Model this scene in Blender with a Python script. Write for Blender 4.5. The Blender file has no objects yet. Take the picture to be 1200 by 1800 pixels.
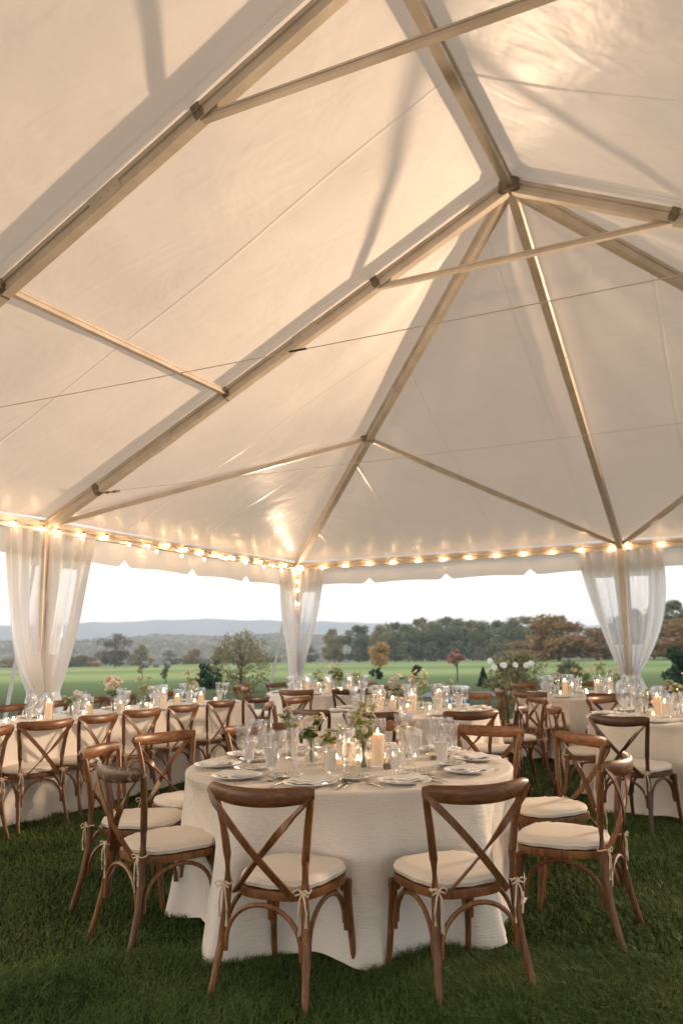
import bpy, bmesh, math, random
import numpy as np
from mathutils import Vector, Matrix
PI = math.pi
S = bpy.context.scene
col = S.collection

# ------------------------------------------------------------------ camera, world, sun, exposure
cam_d = bpy.data.cameras.new('camera'); cam = bpy.data.objects.new('camera', cam_d); col.objects.link(cam)
cam.matrix_world = Matrix.Translation((0, 0, 1.45)) @ Matrix.Rotation(PI/2 + .16344, 4, 'X') @ Matrix.Rotation(-.0162, 4, 'Z')
cam_d.sensor_fit = 'VERTICAL'; cam_d.sensor_height = 36; cam_d.lens = 28.63
cam_d.clip_start = .05; cam_d.clip_end = 20000
cam_d.dof.use_dof = True; cam_d.dof.focus_distance = 4.1; cam_d.dof.aperture_fstop = 2.8
S.camera = cam
W = bpy.data.worlds.new('World'); S.world = W; W.use_nodes = True
wn = W.node_tree; wn.nodes.clear()
sky = wn.nodes.new('ShaderNodeTexSky'); sky.sky_type = 'NISHITA'; sky.sun_disc = False
sky.sun_elevation = math.radians(4); sky.sun_rotation = math.radians(-75); sky.dust_density = 2
bg = wn.nodes.new('ShaderNodeBackground'); bg.inputs['Strength'].default_value = .10
bg2 = wn.nodes.new('ShaderNodeBackground'); bg2.inputs['Strength'].default_value = .95
tc = wn.nodes.new('ShaderNodeTexCoord'); sep = wn.nodes.new('ShaderNodeSeparateXYZ')
wn.links.new(tc.outputs['Generated'], sep.inputs[0])
rp = wn.nodes.new('ShaderNodeValToRGB')
rp.color_ramp.elements[0].position = 0; rp.color_ramp.elements[0].color = (.93, .77, .70, 1)
rp.color_ramp.elements[1].position = .5; rp.color_ramp.elements[1].color = (.80, .83, .90, 1)
e = rp.color_ramp.elements.new(.05); e.color = (.98, .87, .82, 1)
e = rp.color_ramp.elements.new(.13); e.color = (.97, .91, .87, 1)
wn.links.new(sep.outputs['Z'], rp.inputs[0]); wn.links.new(rp.outputs[0], bg2.inputs['Color'])
add = wn.nodes.new('ShaderNodeAddShader'); out = wn.nodes.new('ShaderNodeOutputWorld')
wn.links.new(sky.outputs[0], bg.inputs['Color'])
wn.links.new(bg.outputs[0], add.inputs[0]); wn.links.new(bg2.outputs[0], add.inputs[1]); wn.links.new(add.outputs[0], out.inputs[0])
sd = bpy.data.lights.new('sun', 'SUN'); sd.energy = .35; sd.angle = math.radians(20); sd.color = (1, .86, .74)
sun = bpy.data.objects.new('sun', sd); col.objects.link(sun)
sun.rotation_euler = (math.radians(78), 0, math.radians(-75))
S.view_settings.view_transform = 'Standard'; S.view_settings.look = 'None'
S.view_settings.exposure = 0.70; S.view_settings.gamma = 1
S.render.engine = 'CYCLES'
S.cycles.use_denoising = True
S.cycles.max_bounces = 10; S.cycles.diffuse_bounces = 5; S.cycles.transparent_max_bounces = 24
S.cycles.glossy_bounces = 3; S.cycles.transmission_bounces = 10; S.cycles.volume_bounces = 2
S.cycles.caustics_reflective = False; S.cycles.caustics_refractive = False
S.cycles.sample_clamp_indirect = 4

SPOT_W = 5600

# ------------------------------------------------------------------ materials
def mat(name):
    m = bpy.data.materials.new(name); m.use_nodes = True
    nt = m.node_tree; b = nt.nodes['Principled BSDF']
    return m, nt, b
def N(nt, t, **kw):
    n = nt.nodes.new(t)
    for k, v in kw.items():
        if k.startswith('i_'):
            key = k[2:].replace('_', ' ')
            n.inputs[key].default_value = v
        else: setattr(n, k, v)
    return n
def coords(nt, scale=(1, 1, 1), kind='Object'):
    t = N(nt, 'ShaderNodeTexCoord'); mp = N(nt, 'ShaderNodeMapping'); mp.inputs['Scale'].default_value = scale
    nt.links.new(t.outputs[kind], mp.inputs['Vector']); return mp.outputs[0]
def ramp(nt, fac, stops):
    r = N(nt, 'ShaderNodeValToRGB'); cr = r.color_ramp
    cr.elements[0].position = stops[0][0]; cr.elements[0].color = (*stops[0][1], 1)
    cr.elements[1].position = stops[-1][0]; cr.elements[1].color = (*stops[-1][1], 1)
    for p, c in stops[1:-1]:
        e = cr.elements.new(p); e.color = (*c, 1)
    nt.links.new(fac, r.inputs[0]); return r.outputs[0]
def bump(nt, b, h, strength=.3, dist=.01):
    bp = N(nt, 'ShaderNodeBump', i_Strength=strength, i_Distance=dist)
    nt.links.new(h, bp.inputs['Height']); nt.links.new(bp.outputs[0], b.inputs['Normal'])
def noisy(name, stops, scale=8, sc=(1, 1, 1), rough=.6, bmp=.2, bdist=.005, detail=6, kind='Object', spec=.5, metal=0, bscale=None):
    m, nt, b = mat(name)
    v = coords(nt, sc, kind); n = N(nt, 'ShaderNodeTexNoise', i_Scale=scale, i_Detail=detail)
    nt.links.new(v, n.inputs['Vector'])
    nt.links.new(ramp(nt, n.outputs[0], stops), b.inputs['Base Color'])
    b.inputs['Roughness'].default_value = rough; b.inputs['Specular IOR Level'].default_value = spec
    b.inputs['Metallic'].default_value = metal
    if bmp:
        n2 = n
        if bscale:
            n2 = N(nt, 'ShaderNodeTexNoise', i_Scale=bscale, i_Detail=3); nt.links.new(v, n2.inputs['Vector'])
        bump(nt, b, n2.outputs[0], bmp, bdist)
    return m
def wood(name, dark, mid, light, worn=0.0, gsc=(30, 30, 4)):
    m, nt, b = mat(name)
    v = coords(nt, gsc); n = N(nt, 'ShaderNodeTexNoise', i_Scale=2.2, i_Detail=8, i_Roughness=.65, i_Distortion=.6)
    nt.links.new(v, n.inputs['Vector'])
    c = ramp(nt, n.outputs[0], [(.25, dark), (.5, mid), (.75, light)])
    v2 = coords(nt, (1, 1, 1)); n2 = N(nt, 'ShaderNodeTexNoise', i_Scale=7, i_Detail=4); nt.links.new(v2, n2.inputs['Vector'])
    mx = N(nt, 'ShaderNodeMix', data_type='RGBA', blend_type='MULTIPLY'); mx.inputs[0].default_value = .7
    nt.links.new(c, mx.inputs[6]); nt.links.new(ramp(nt, n2.outputs[0], [(.3, (.62, .56, .52)), (.7, (1, 1, 1))]), mx.inputs[7])
    oi = N(nt, 'ShaderNodeObjectInfo'); hs = N(nt, 'ShaderNodeHueSaturation'); mr_ = N(nt, 'ShaderNodeMapRange')
    mr_.inputs['To Min'].default_value = .72; mr_.inputs['To Max'].default_value = 1.25; nt.links.new(oi.outputs['Random'], mr_.inputs[0])
    nt.links.new(mr_.outputs[0], hs.inputs['Value']); nt.links.new(mx.outputs[2], hs.inputs['Color'])
    o = hs.outputs[0]
    if worn:
        n3 = N(nt, 'ShaderNodeTexNoise', i_Scale=26, i_Detail=8); nt.links.new(v2, n3.inputs['Vector'])
        f = ramp(nt, n3.outputs[0], [(.58 - worn, (0, 0, 0)), (.72 - worn, (1, 1, 1))])
        m2 = N(nt, 'ShaderNodeMix', data_type='RGBA'); nt.links.new(f, m2.inputs[0]); nt.links.new(o, m2.inputs[6])
        m2.inputs[7].default_value = (.38, .33, .28, 1); o = m2.outputs[2]
    nt.links.new(o, b.inputs['Base Color']); b.inputs['Roughness'].default_value = .38
    bump(nt, b, n.outputs[0], .25, .002)
    return m
def clear(name, tint=(1, 1, 1), alpha=.93, rough=.03, body=(.8, .85, .88), edge=1.6):
    """thin clear sheet or glass: mostly see-through, a real sheen that grows at grazing angles"""
    m = bpy.data.materials.new(name); m.use_nodes = True; nt = m.node_tree; nt.nodes.clear()
    tr = N(nt, 'ShaderNodeBsdfTransparent'); tr.inputs[0].default_value = (*tint, 1)
    gl = N(nt, 'ShaderNodeBsdfGlossy'); gl.inputs['Roughness'].default_value = rough; gl.inputs[0].default_value = (1, 1, 1, 1)
    df = N(nt, 'ShaderNodeBsdfTranslucent'); df.inputs[0].default_value = (*body, 1)
    df2 = N(nt, 'ShaderNodeBsdfDiffuse'); df2.inputs[0].default_value = (*body, 1)
    ad = N(nt, 'ShaderNodeMixShader'); nt.links.new(df.outputs[0], ad.inputs[1]); nt.links.new(df2.outputs[0], ad.inputs[2])
    m1 = N(nt, 'ShaderNodeMixShader'); m1.inputs[0].default_value = alpha
    nt.links.new(ad.outputs[0], m1.inputs[1]); nt.links.new(tr.outputs[0], m1.inputs[2])
    lw = N(nt, 'ShaderNodeLayerWeight', i_Blend=.5)
    pw_ = N(nt, 'ShaderNodeMath', operation='POWER'); pw_.inputs[1].default_value = 2.6; nt.links.new(lw.outputs['Facing'], pw_.inputs[0])
    fr = N(nt, 'ShaderNodeMath', operation='MULTIPLY_ADD'); fr.inputs[1].default_value = .55*(edge-1)/.6; fr.inputs[2].default_value = .05; nt.links.new(pw_.outputs[0], fr.inputs[0])
    m2 = N(nt, 'ShaderNodeMixShader'); nt.links.new(fr.outputs[0], m2.inputs[0])
    nt.links.new(m1.outputs[0], m2.inputs[1]); nt.links.new(gl.outputs[0], m2.inputs[2])
    o = N(nt, 'ShaderNodeOutputMaterial'); nt.links.new(m2.outputs[0], o.inputs[0])
    return m
def emit(name, c, s):
    m = bpy.data.materials.new(name); m.use_nodes = True; nt = m.node_tree; nt.nodes.clear()
    e = N(nt, 'ShaderNodeEmission'); e.inputs[0].default_value = (*c, 1); e.inputs[1].default_value = s
    o = N(nt, 'ShaderNodeOutputMaterial'); nt.links.new(e.outputs[0], o.inputs[0]); return m
def fabric(name, c, transl=.25, rough=.8, bscale=40, bmp=.3, bdist=.004, sc=(1, 1, 1), bscale2=None, gloss=0, ttint=None):
    m = bpy.data.materials.new(name); m.use_nodes = True; nt = m.node_tree; b = nt.nodes['Principled BSDF']
    o = nt.nodes['Material Output']
    v = coords(nt, sc); n = N(nt, 'ShaderNodeTexNoise', i_Scale=bscale, i_Detail=5); nt.links.new(v, n.inputs['Vector'])
    v1 = coords(nt); n1 = N(nt, 'ShaderNodeTexNoise', i_Scale=1.3, i_Detail=3); nt.links.new(v1, n1.inputs['Vector'])
    cc = ramp(nt, n1.outputs[0], [(.3, tuple(x*.93 for x in c)), (.7, c)])
    nt.links.new(cc, b.inputs['Base Color']); b.inputs['Roughness'].default_value = rough
    b.inputs['Specular IOR Level'].default_value = .3 + gloss
    h = n.outputs[0]
    if bscale2:
        n2 = N(nt, 'ShaderNodeTexNoise', i_Scale=bscale2, i_Detail=4, i_Distortion=1.2); nt.links.new(v1, n2.inputs['Vector'])
        mt = N(nt, 'ShaderNodeMath', operation='ADD'); mm = N(nt, 'ShaderNodeMath', operation='MULTIPLY'); mm.inputs[1].default_value = 3
        nt.links.new(n2.outputs[0], mm.inputs[0]); nt.links.new(h, mt.inputs[0]); nt.links.new(mm.outputs[0], mt.inputs[1]); h = mt.outputs[0]
    bump(nt, b, h, bmp, bdist)
    if transl:
        t = N(nt, 'ShaderNodeBsdfTranslucent'); nt.links.new(cc, t.inputs[0])
        if ttint:
            nt.links.remove(t.inputs[0].links[0]); t.inputs[0].default_value = (*ttint, 1)
        mx = N(nt, 'ShaderNodeMixShader'); mx.inputs[0].default_value = transl
        nt.links.new(b.outputs[0], mx.inputs[1]); nt.links.new(t.outputs[0], mx.inputs[2]); nt.links.new(mx.outputs[0], o.inputs[0])
    return m

M = {}
M['wood'] = wood('walnut_wood', (.07, .027, .010), (.20, .084, .029), (.36, .165, .058))
M['wood_dark'] = wood('dark_walnut_wood', (.035, .016, .008), (.085, .038, .018), (.14, .066, .032))
M['wood_worn'] = wood('worn_walnut_wood', (.06, .026, .012), (.13, .06, .03), (.24, .13, .07), worn=.06)
M['rail_wood'] = wood('walnut_rail_wood', (.07, .027, .010), (.20, .084, .029), (.36, .165, .058), gsc=(4, 34, 34))
M['rail_wood_dark'] = wood('dark_walnut_rail_wood', (.04, .018, .009), (.10, .045, .02), (.17, .08, .038), gsc=(4, 34, 34))
M['rail_wood_worn'] = wood('worn_walnut_rail_wood', (.06, .026, .012), (.14, .065, .03), (.26, .14, .07), worn=.05, gsc=(4, 34, 34))
M['cushion'] = fabric('cushion_cotton', (.84, .775, .69), 0, .85, 300, .15, .001, bscale2=9)
M['tie'] = fabric('tie_cotton', (.72, .60, .47), 0, .85, 300, .1, .001)
M['cloth'] = fabric('crinkled_linen', (.88, .835, .78), .08, .8, 22, .55, .008, sc=(1, 1, 6), bscale2=5)
def canopy_mat():
    m = bpy.data.materials.new('tent_vinyl'); m.use_nodes = True; nt = m.node_tree; b = nt.nodes['Principled BSDF']; o = nt.nodes['Material Output']
    tc_ = N(nt, 'ShaderNodeTexCoord'); ge = N(nt, 'ShaderNodeNewGeometry'); L_ = nt.links.new
    def dot(vec, src):
        d = N(nt, 'ShaderNodeVectorMath', operation='DOT_PRODUCT'); d.inputs[1].default_value = vec; L_(src, d.inputs[0]); return d.outputs['Value']
    def mth(op, a, b_=None, c=None):
        q = N(nt, 'ShaderNodeMath', operation=op)
        for i, z in enumerate((a, b_, c)):
            if z is None: continue
            if isinstance(z, (int, float)): q.inputs[i].default_value = z
            else: L_(z, q.inputs[i])
        return q.outputs[0]
    vA, vB = (math.cos(-.4537), math.sin(-.4537), 0), (math.sin(.4537), math.cos(.4537), 0)
    pa, pb = dot(vA, tc_.outputs['Object']), dot(vB, tc_.outputs['Object'])
    na, nb = mth('ABSOLUTE', dot(vA, ge.outputs['Normal'])), mth('ABSOLUTE', dot(vB, ge.outputs['Normal']))
    sel = mth('GREATER_THAN', na, nb)
    u = mth('ADD', mth('MULTIPLY', pb, sel), mth('MULTIPLY', pa, mth('SUBTRACT', 1, sel)))
    fr = mth('PINGPONG', mth('ADD', u, .4), .76)            # welded seams every 1.5 m
    seam = mth('SUBTRACT', 1, mth('SMOOTH_MIN', mth('DIVIDE', fr, .022), 1, .1))
    n1 = N(nt, 'ShaderNodeTexNoise', i_Scale=1.1, i_Detail=4, i_Distortion=.4); L_(tc_.outputs['Object'], n1.inputs['Vector'])
    mp = N(nt, 'ShaderNodeMapping'); mp.inputs['Rotation'].default_value = (0, 0, .9); mp.inputs['Scale'].default_value = (1.2, 5, 3); L_(tc_.outputs['Object'], mp.inputs['Vector'])
    n2 = N(nt, 'ShaderNodeTexNoise', i_Scale=1.2, i_Detail=5, i_Distortion=.8); n2.noise_type = 'RIDGED_MULTIFRACTAL'; L_(mp.outputs[0], n2.inputs['Vector'])
    n3 = N(nt, 'ShaderNodeTexNoise', i_Scale=.55, i_Detail=8, i_Roughness=.7); L_(tc_.outputs['Object'], n3.inputs['Vector'])
    c = ramp(nt, n3.outputs[0], [(.3, (.74, .70, .655)), (.6, (.84, .805, .76))])
    mx = N(nt, 'ShaderNodeMix', data_type='RGBA', blend_type='MULTIPLY'); L_(mth('MULTIPLY', seam, .04), mx.inputs[0]); L_(c, mx.inputs[6]); mx.inputs[7].default_value = (.3, .27, .22, 1)
    L_(mx.outputs[2], b.inputs['Base Color']); b.inputs['Roughness'].default_value = .36; b.inputs['Specular IOR Level'].default_value = .5
    h = mth('ADD', mth('ADD', mth('MULTIPLY', n1.outputs[0], 1.6), mth('MULTIPLY', n2.outputs[0], .30)), mth('MULTIPLY', seam, .35))
    bump(nt, b, h, .6, .032)
    t = N(nt, 'ShaderNodeBsdfTranslucent'); t.inputs[0].default_value = (.84, .67, .53, 1)
    ms = N(nt, 'ShaderNodeMixShader'); L_(mth('SUBTRACT', .24, mth('MULTIPLY', seam, .03)), ms.inputs[0]); L_(b.outputs[0], ms.inputs[1]); L_(t.outputs[0], ms.inputs[2]); L_(ms.outputs[0], o.inputs[0])
    return m
M['canopy'] = canopy_mat()
M['valance'] = fabric('valance_vinyl', (.84, .81, .77), .34, .5, 6, .3, .01, gloss=.1)
M['curtain'] = fabric('curtain_fabric', (.95, .94, .935), .62, .6, 14, .3, .008, gloss=.1)
M['vinyl'] = clear('clear_window_vinyl', (.99, .99, 1), .45, .12, (.97, .98, 1), 1.45)
M['metal'] = noisy('aluminium_frame', [(.3, (.56, .49, .41)), (.7, (.70, .63, .54))], 5, (1, 1, 1), .38, .05, .002, metal=.2)
M['bracket'] = noisy('steel_bracket', [(.3, (.16, .12, .085)), (.7, (.30, .24, .17))], 30, rough=.45, bmp=.1, metal=.4)
M['cable'] = noisy('wire_cable', [(.3, (.70, .65, .58)), (.7, (.8, .75, .68))], 30, rough=.5, bmp=0)
M['cord'] = noisy('light_cord', [(.3, (.05, .04, .03)), (.7, (.10, .08, .06))], 30, rough=.6, bmp=0)
M['strap'] = fabric('webbing_strap', (.78, .78, .76), 0, .8, 80)
M['glass'] = clear('drinking_glass', (.998, .998, 1), .955, .02, (.95, .96, .98), 1.7)
def glassmix(name, k=.27):
    m = bpy.data.materials.new(name); m.use_nodes = True; nt = m.node_tree; nt.nodes.clear()
    g_ = N(nt, 'ShaderNodeBsdfGlass', i_IOR=1.47, i_Roughness=.0); t_ = N(nt, 'ShaderNodeBsdfTransparent'); t_.inputs[0].default_value = (.995, .995, 1, 1)
    x_ = N(nt, 'ShaderNodeMixShader'); x_.inputs[0].default_value = k; nt.links.new(t_.outputs[0], x_.inputs[1]); nt.links.new(g_.outputs[0], x_.inputs[2])
    o_ = N(nt, 'ShaderNodeOutputMaterial'); nt.links.new(x_.outputs[0], o_.inputs[0]); return m
M['glass'] = glassmix('clear_drinking_glass')
M['icewater'] = clear('ice_water', (1, 1, 1), .40, .06, (.98, .98, .99), 1.33)
M['water'] = clear('vase_water', (.95, .98, .97), .93, .02, (.8, .85, .85), 1.33)
M['wax'] = None
m, nt, b = mat('ivory_wax'); b.inputs['Base Color'].default_value = (.90, .74, .55, 1); b.inputs['Roughness'].default_value = .5
b.inputs['Subsurface Weight'].default_value = .6; b.inputs['Subsurface Radius'].default_value = (.05, .03, .015); b.inputs['Subsurface Scale'].default_value = .6
b.inputs['Emission Color'].default_value = (1, .62, .32, 1); b.inputs['Emission Strength'].default_value = .22  # faint emission stands in for flame light glowing through the wax
M['wax'] = m
M['flame'] = emit('candle_flame', (1, .62, .30), 120)
M['bulb'] = emit('warm_bulb', (1, .60, .30), 80)
M['lens'] = emit('uplight_lens', (1, .74, .45), 14)
M['china'] = noisy('white_china', [(.3, (.87, .86, .84)), (.7, (.91, .90, .88))], 4, rough=.22, bmp=0)
M['napkin'] = fabric('napkin_linen', (.92, .91, .90), .05, .85, 90, .3, .002)
M['silver'] = noisy('silver_cutlery', [(.3, (.62, .56, .50)), (.7, (.78, .72, .65))], 20, rough=.2, bmp=0, metal=.95)
M['fixture'] = noisy('black_fixture', [(.3, (.02, .02, .02)), (.7, (.05, .05, .05))], 20, rough=.5, bmp=0)
M['stem'] = noisy('green_stem', [(.3, (.10, .16, .03)), (.7, (.22, .28, .07))], 30, rough=.5, bmp=0)
M['leaf'] = noisy('leaf_green', [(.3, (.05, .11, .03)), (.7, (.14, .22, .06))], 24, rough=.45, bmp=.2)
M['leaf_pale'] = noisy('pale_leaf', [(.3, (.24, .28, .06)), (.7, (.42, .42, .14))], 24, rough=.5, bmp=.2)
M['petal'] = fabric('white_petal', (.88, .84, .76), .35, .6, 60, .1)
M['petal_blush'] = fabric('blush_petal', (.92, .80, .70), .35, .6, 60, .1)
M['petal_lime'] = fabric('lime_floret', (.62, .62, .34), .3, .6, 60, .1)
M['card'] = clear('acrylic_card', (1, 1, 1), .45, .08, (.9, .9, .9), 1.5)
# leaf wreath plate: procedural leaves round the rim
m, nt, b = mat('leaf_wreath_china')
v = coords(nt); ln = N(nt, 'ShaderNodeVectorMath', operation='LENGTH')
cz = N(nt, 'ShaderNodeVectorMath', operation='MULTIPLY'); cz.inputs[1].default_value = (1, 1, 0); nt.links.new(v, cz.inputs[0]); nt.links.new(cz.outputs[0], ln.inputs[0])
band = ramp(nt, ln.outputs['Value'], [(0, (0, 0, 0)), (.048, (0, 0, 0)), (.052, (1, 1, 1)), (.078, (1, 1, 1)), (.081, (0, 0, 0))])
n = N(nt, 'ShaderNodeTexVoronoi', i_Scale=75); nt.links.new(v, n.inputs['Vector'])
th = ramp(nt, n.outputs['Distance'], [(.36, (1, 1, 1)), (.44, (0, 0, 0))])
mu = N(nt, 'ShaderNodeMix', data_type='RGBA', blend_type='MULTIPLY'); mu.inputs[0].default_value = 1; nt.links.new(band, mu.inputs[6]); nt.links.new(th, mu.inputs[7])
mx = N(nt, 'ShaderNodeMix', data_type='RGBA'); nt.links.new(mu.outputs[2], mx.inputs[0]); mx.inputs[6].default_value = (.80, .76, .70, 1); mx.inputs[7].default_value = (.13, .17, .07, 1)
nt.links.new(mx.outputs[2], b.inputs['Base Color']); b.inputs['Roughness'].default_value = .25
M['wreath'] = m

# ------------------------------------------------------------------ mesh helpers
class MB:
    def __init__(s): s.v = []; s.f = []
    def add(s, vs, fs):
        o = len(s.v); s.v += [tuple(p) for p in vs]; s.f += [tuple(i + o for i in f) for f in fs]; return s
    def box(s, c, size, rz=0, mtx=None, bev=0):
        bm = bmesh.new(); bmesh.ops.create_cube(bm, size=1)
        for v in bm.verts: v.co = Vector((v.co.x*size[0], v.co.y*size[1], v.co.z*size[2]))
        if bev: bmesh.ops.bevel(bm, geom=bm.edges[:], offset=bev, segments=2, affect='EDGES')
        R = Matrix.Translation(c) @ (mtx.to_4x4() if mtx else Matrix.Rotation(rz, 4, 'Z'))
        bm.verts.index_update()
        s.add([R @ v.co for v in bm.verts], [[v.index for v in f.verts] for f in bm.faces]); bm.free(); return s
    def tube(s, pts, r, n=8, cap=True, sy=1.0, up=Vector((0, 0, 1))):
        pts = [Vector(p) for p in pts]; k = len(pts)
        rs = r if isinstance(r, (list, tuple)) else [r]*k
        vs = []; fs = []
        for i, p in enumerate(pts):
            t = (pts[min(i+1, k-1)] - pts[max(i-1, 0)]).normalized()
            u = t.cross(up)
            if u.length < 1e-3: u = t.cross(Vector((0, 1, 0)))
            u.normalize(); w = u.cross(t).normalized()
            for j in range(n):
                a = 2*PI*j/n; vs.append(p + u*math.cos(a)*rs[i] + w*math.sin(a)*rs[i]*sy)
        for i in range(k-1):
            for j in range(n):
                fs.append((i*n+j, i*n+(j+1) % n, (i+1)*n+(j+1) % n, (i+1)*n+j))
        if cap: fs.append(tuple(range(n-1, -1, -1))); fs.append(tuple((k-1)*n+j for j in range(n)))
        return s.add(vs, fs)
    def strip(s, pts, side, w, th):
        """flat bar of width w (along side) and thickness th through pts"""
        pts = [Vector(p) for p in pts]; k = len(pts); vs = []; fs = []
        for i, p in enumerate(pts):
            t = (pts[min(i+1, k-1)] - pts[max(i-1, 0)]).normalized()
            sd = Vector(side) if not callable(side) else side(i)
            sd = (sd - t*sd.dot(t)).normalized(); nn = t.cross(sd)
            for a, b_ in ((-1, -1), (1, -1), (1, 1), (-1, 1)): vs.append(p + sd*a*w/2 + nn*b_*th/2)
        for i in range(k-1):
            for j in range(4): fs.append((i*4+j, i*4+(j+1) % 4, (i+1)*4+(j+1) % 4, (i+1)*4+j))
        fs.append((3, 2, 1, 0)); fs.append(tuple((k-1)*4+j for j in range(4)))
        return s.add(vs, fs)
    def lathe(s, prof, n=20, c=(0, 0, 0), closed=False):
        vs = []; fs = []; k = len(prof)
        for r, z in prof:
            for j in range(n):
                a = 2*PI*j/n; vs.append((c[0]+r*math.cos(a), c[1]+r*math.sin(a), c[2]+z))
        for i in range(k-1):
            for j in range(n): fs.append((i*n+j, i*n+(j+1) % n, (i+1)*n+(j+1) % n, (i+1)*n+j))
        if prof[0][0] > 1e-5: fs.append(tuple(range(n-1, -1, -1)))
        if prof[-1][0] > 1e-5 and closed: fs.append(tuple((k-1)*n+j for j in range(n)))
        return s.add(vs, fs)
    def ball(s, c, r, seg=8, rings=5, sz=1):
        prof = [(r*math.sin(PI*i/rings), -r*sz*math.cos(PI*i/rings)) for i in range(rings+1)]
        prof[0] = (1e-5, prof[0][1]); prof[-1] = (1e-5, prof[-1][1])
        return s.lathe(prof, seg, c)
    def build(s, name, m, parent=None, smooth=True, loc=None):
        me = bpy.data.meshes.new(name); me.from_pydata(s.v, [], s.f); me.update()
        if m: me.materials.append(m)
        if smooth:
            me.polygons.foreach_set('use_smooth', [True]*len(me.polygons))
            try: me.set_sharp_from_angle(angle=math.radians(40))
            except Exception: pass
        o = bpy.data.objects.new(name, me); col.objects.link(o); o.parent = parent
        if loc is not None: o.location = loc
        return o
def np_mesh(name, V, F, m, parent=None):
    """V (n,3) array, F (k,3 or 4) array"""
    me = bpy.data.meshes.new(name); n = F.shape[1]
    me.vertices.add(len(V)); me.vertices.foreach_set('co', V.astype(np.float32).ravel())
    me.loops.add(F.size); me.loops.foreach_set('vertex_index', F.astype(np.int32).ravel())
    me.polygons.add(len(F)); me.polygons.foreach_set('loop_start', np.arange(0, F.size, n, dtype=np.int32))
    me.update(calc_edges=True); me.validate()
    if m: me.materials.append(m)
    o = bpy.data.objects.new(name, me); col.objects.link(o); o.parent = parent
    return o
def tag(o, label=None, cat=None, group=None, kind=None):
    if label: o['label'] = label
    if cat: o['category'] = cat
    if group: o['group'] = group
    if kind: o['kind'] = kind
    return o
def thing(name, label, cat, loc=(0, 0, 0), rz=0, group=None):
    o = bpy.data.objects.new(name, None); col.objects.link(o); o.location = loc; o.rotation_euler = (0, 0, rz); o.empty_display_size = .1
    return tag(o, label, cat, group)
def kids(o): return [c for c in col.objects if c.parent == o]
CH = {}
def reg(o):                       # remember children once so that copies are quick
    CH[o.name] = [reg(c) or c for c in kids(o)]
def copy_tree(o, parent=None):
    c = o.copy(); col.objects.link(c); c.parent = parent
    for ch in CH.get(o.name, []): copy_tree(ch, c)
    return c
class Proto:
    def __init__(s, root): s.root = root; reg(root); s.used = False
    def put(s, loc, rz, label, group=None, scale=None, cat=None):
        o = s.root if not s.used else copy_tree(s.root)
        s.used = True
        o.location = loc; o.rotation_euler = (0, 0, rz)
        if scale: o.scale = (scale, scale, scale)
        tag(o, label, cat, group); return o
rnd = random.Random(7)

# ------------------------------------------------------------------ tent geometry
phi = -.4537; A = Vector((math.cos(phi), math.sin(phi), 0)); B = Vector((-math.sin(phi), math.cos(phi), 0))
EZ = 2.95; WID = 5.893; BE = 6.235; BB = 3.05; PZ = 2.885
Cc = Vector((-.883, 15.46, EZ)); Up = Vector((0, 0, 1))
R_ = Cc + A*WID; C2 = Cc + A*2*WID
Lp = [Cc - B*BE, Cc - B*(BE+BB), Cc - B*(BE+2*BB)]
Lr = [p + A*2*WID for p in Lp]
D1 = Cc - B*(2*BE+2*BB); D0 = D1 + A*WID; D2 = D1 + A*2*WID
PK = [p + A*WID + Up*PZ for p in Lp]

tent = thing('frame_tent', 'large white frame tent with peaked canopy over the whole dinner', 'tent', Cc - B*9 + A*WID - Up*EZ)
tent_inv = Matrix.Translation(-tent.location)
def T(pts): return [Vector(p) - tent.location for p in pts]
def beam(name, p, q, w, h, n=2, m='metal', parent=tent):
    """extruded box beam with a groove along each side"""
    p, q = T([p, q]); t = (q-p).normalized(); u = t.cross(Up)
    if u.length < .05: u = Vector(A)
    u.normalize(); v = u.cross(t).normalized()
    sec = [(-w/2, -h/2), (w/2, -h/2), (w/2, -h*.22), (w*.36, -h*.14), (w*.36, h*.14), (w/2, h*.22), (w/2, h/2), (-w/2, h/2), (-w/2, h*.22), (-w*.36, h*.14), (-w*.36, -h*.14), (-w/2, -h*.22)]
    vs = [c + u*a + v*b_ for c in (p, q) for a, b_ in sec]; k = len(sec)
    fs = [(i, (i+1) % k, k+(i+1) % k, k+i) for i in range(k)] + [tuple(range(k-1, -1, -1)), tuple(range(k, 2*k))]
    return MB().add(vs, fs).build(name, M[m], parent, smooth=False)
def lerp3(a_, b_, t): return a_ + (b_-a_)*t
rafters = [(Cc, PK[0]), (R_, PK[0]), (C2, PK[0]), (D1, PK[2]), (D0, PK[2]), (D2, PK[2])]
for i in range(3): rafters += [(Lp[i], PK[i]), (Lr[i], PK[i])]
for a_, b_ in rafters: beam('rafter', a_, b_ - Up*.02, .085, .13)
beam('ridge_beam', PK[0], PK[2], .085, .13)
for a_, b_ in rafters:
    d_ = (b_-a_).normalized(); rot = d_.to_track_quat('X', 'Z').to_matrix()
    for t_ in (.30, .62):
        mb = MB().box(lerp3(a_, b_, t_) - tent.location - Up*.01, (.30, .088, .134), mtx=rot, bev=.002)
        for q in (-.1, -.04, .04, .1):
            for sd_ in (-1, 1): mb.ball(lerp3(a_, b_, t_) - tent.location - Up*.01 + rot @ Vector((q, sd_*.045, 0)), .007, 6, 4)
        mb.build('splice_sleeve', M['metal'], tent)
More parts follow.
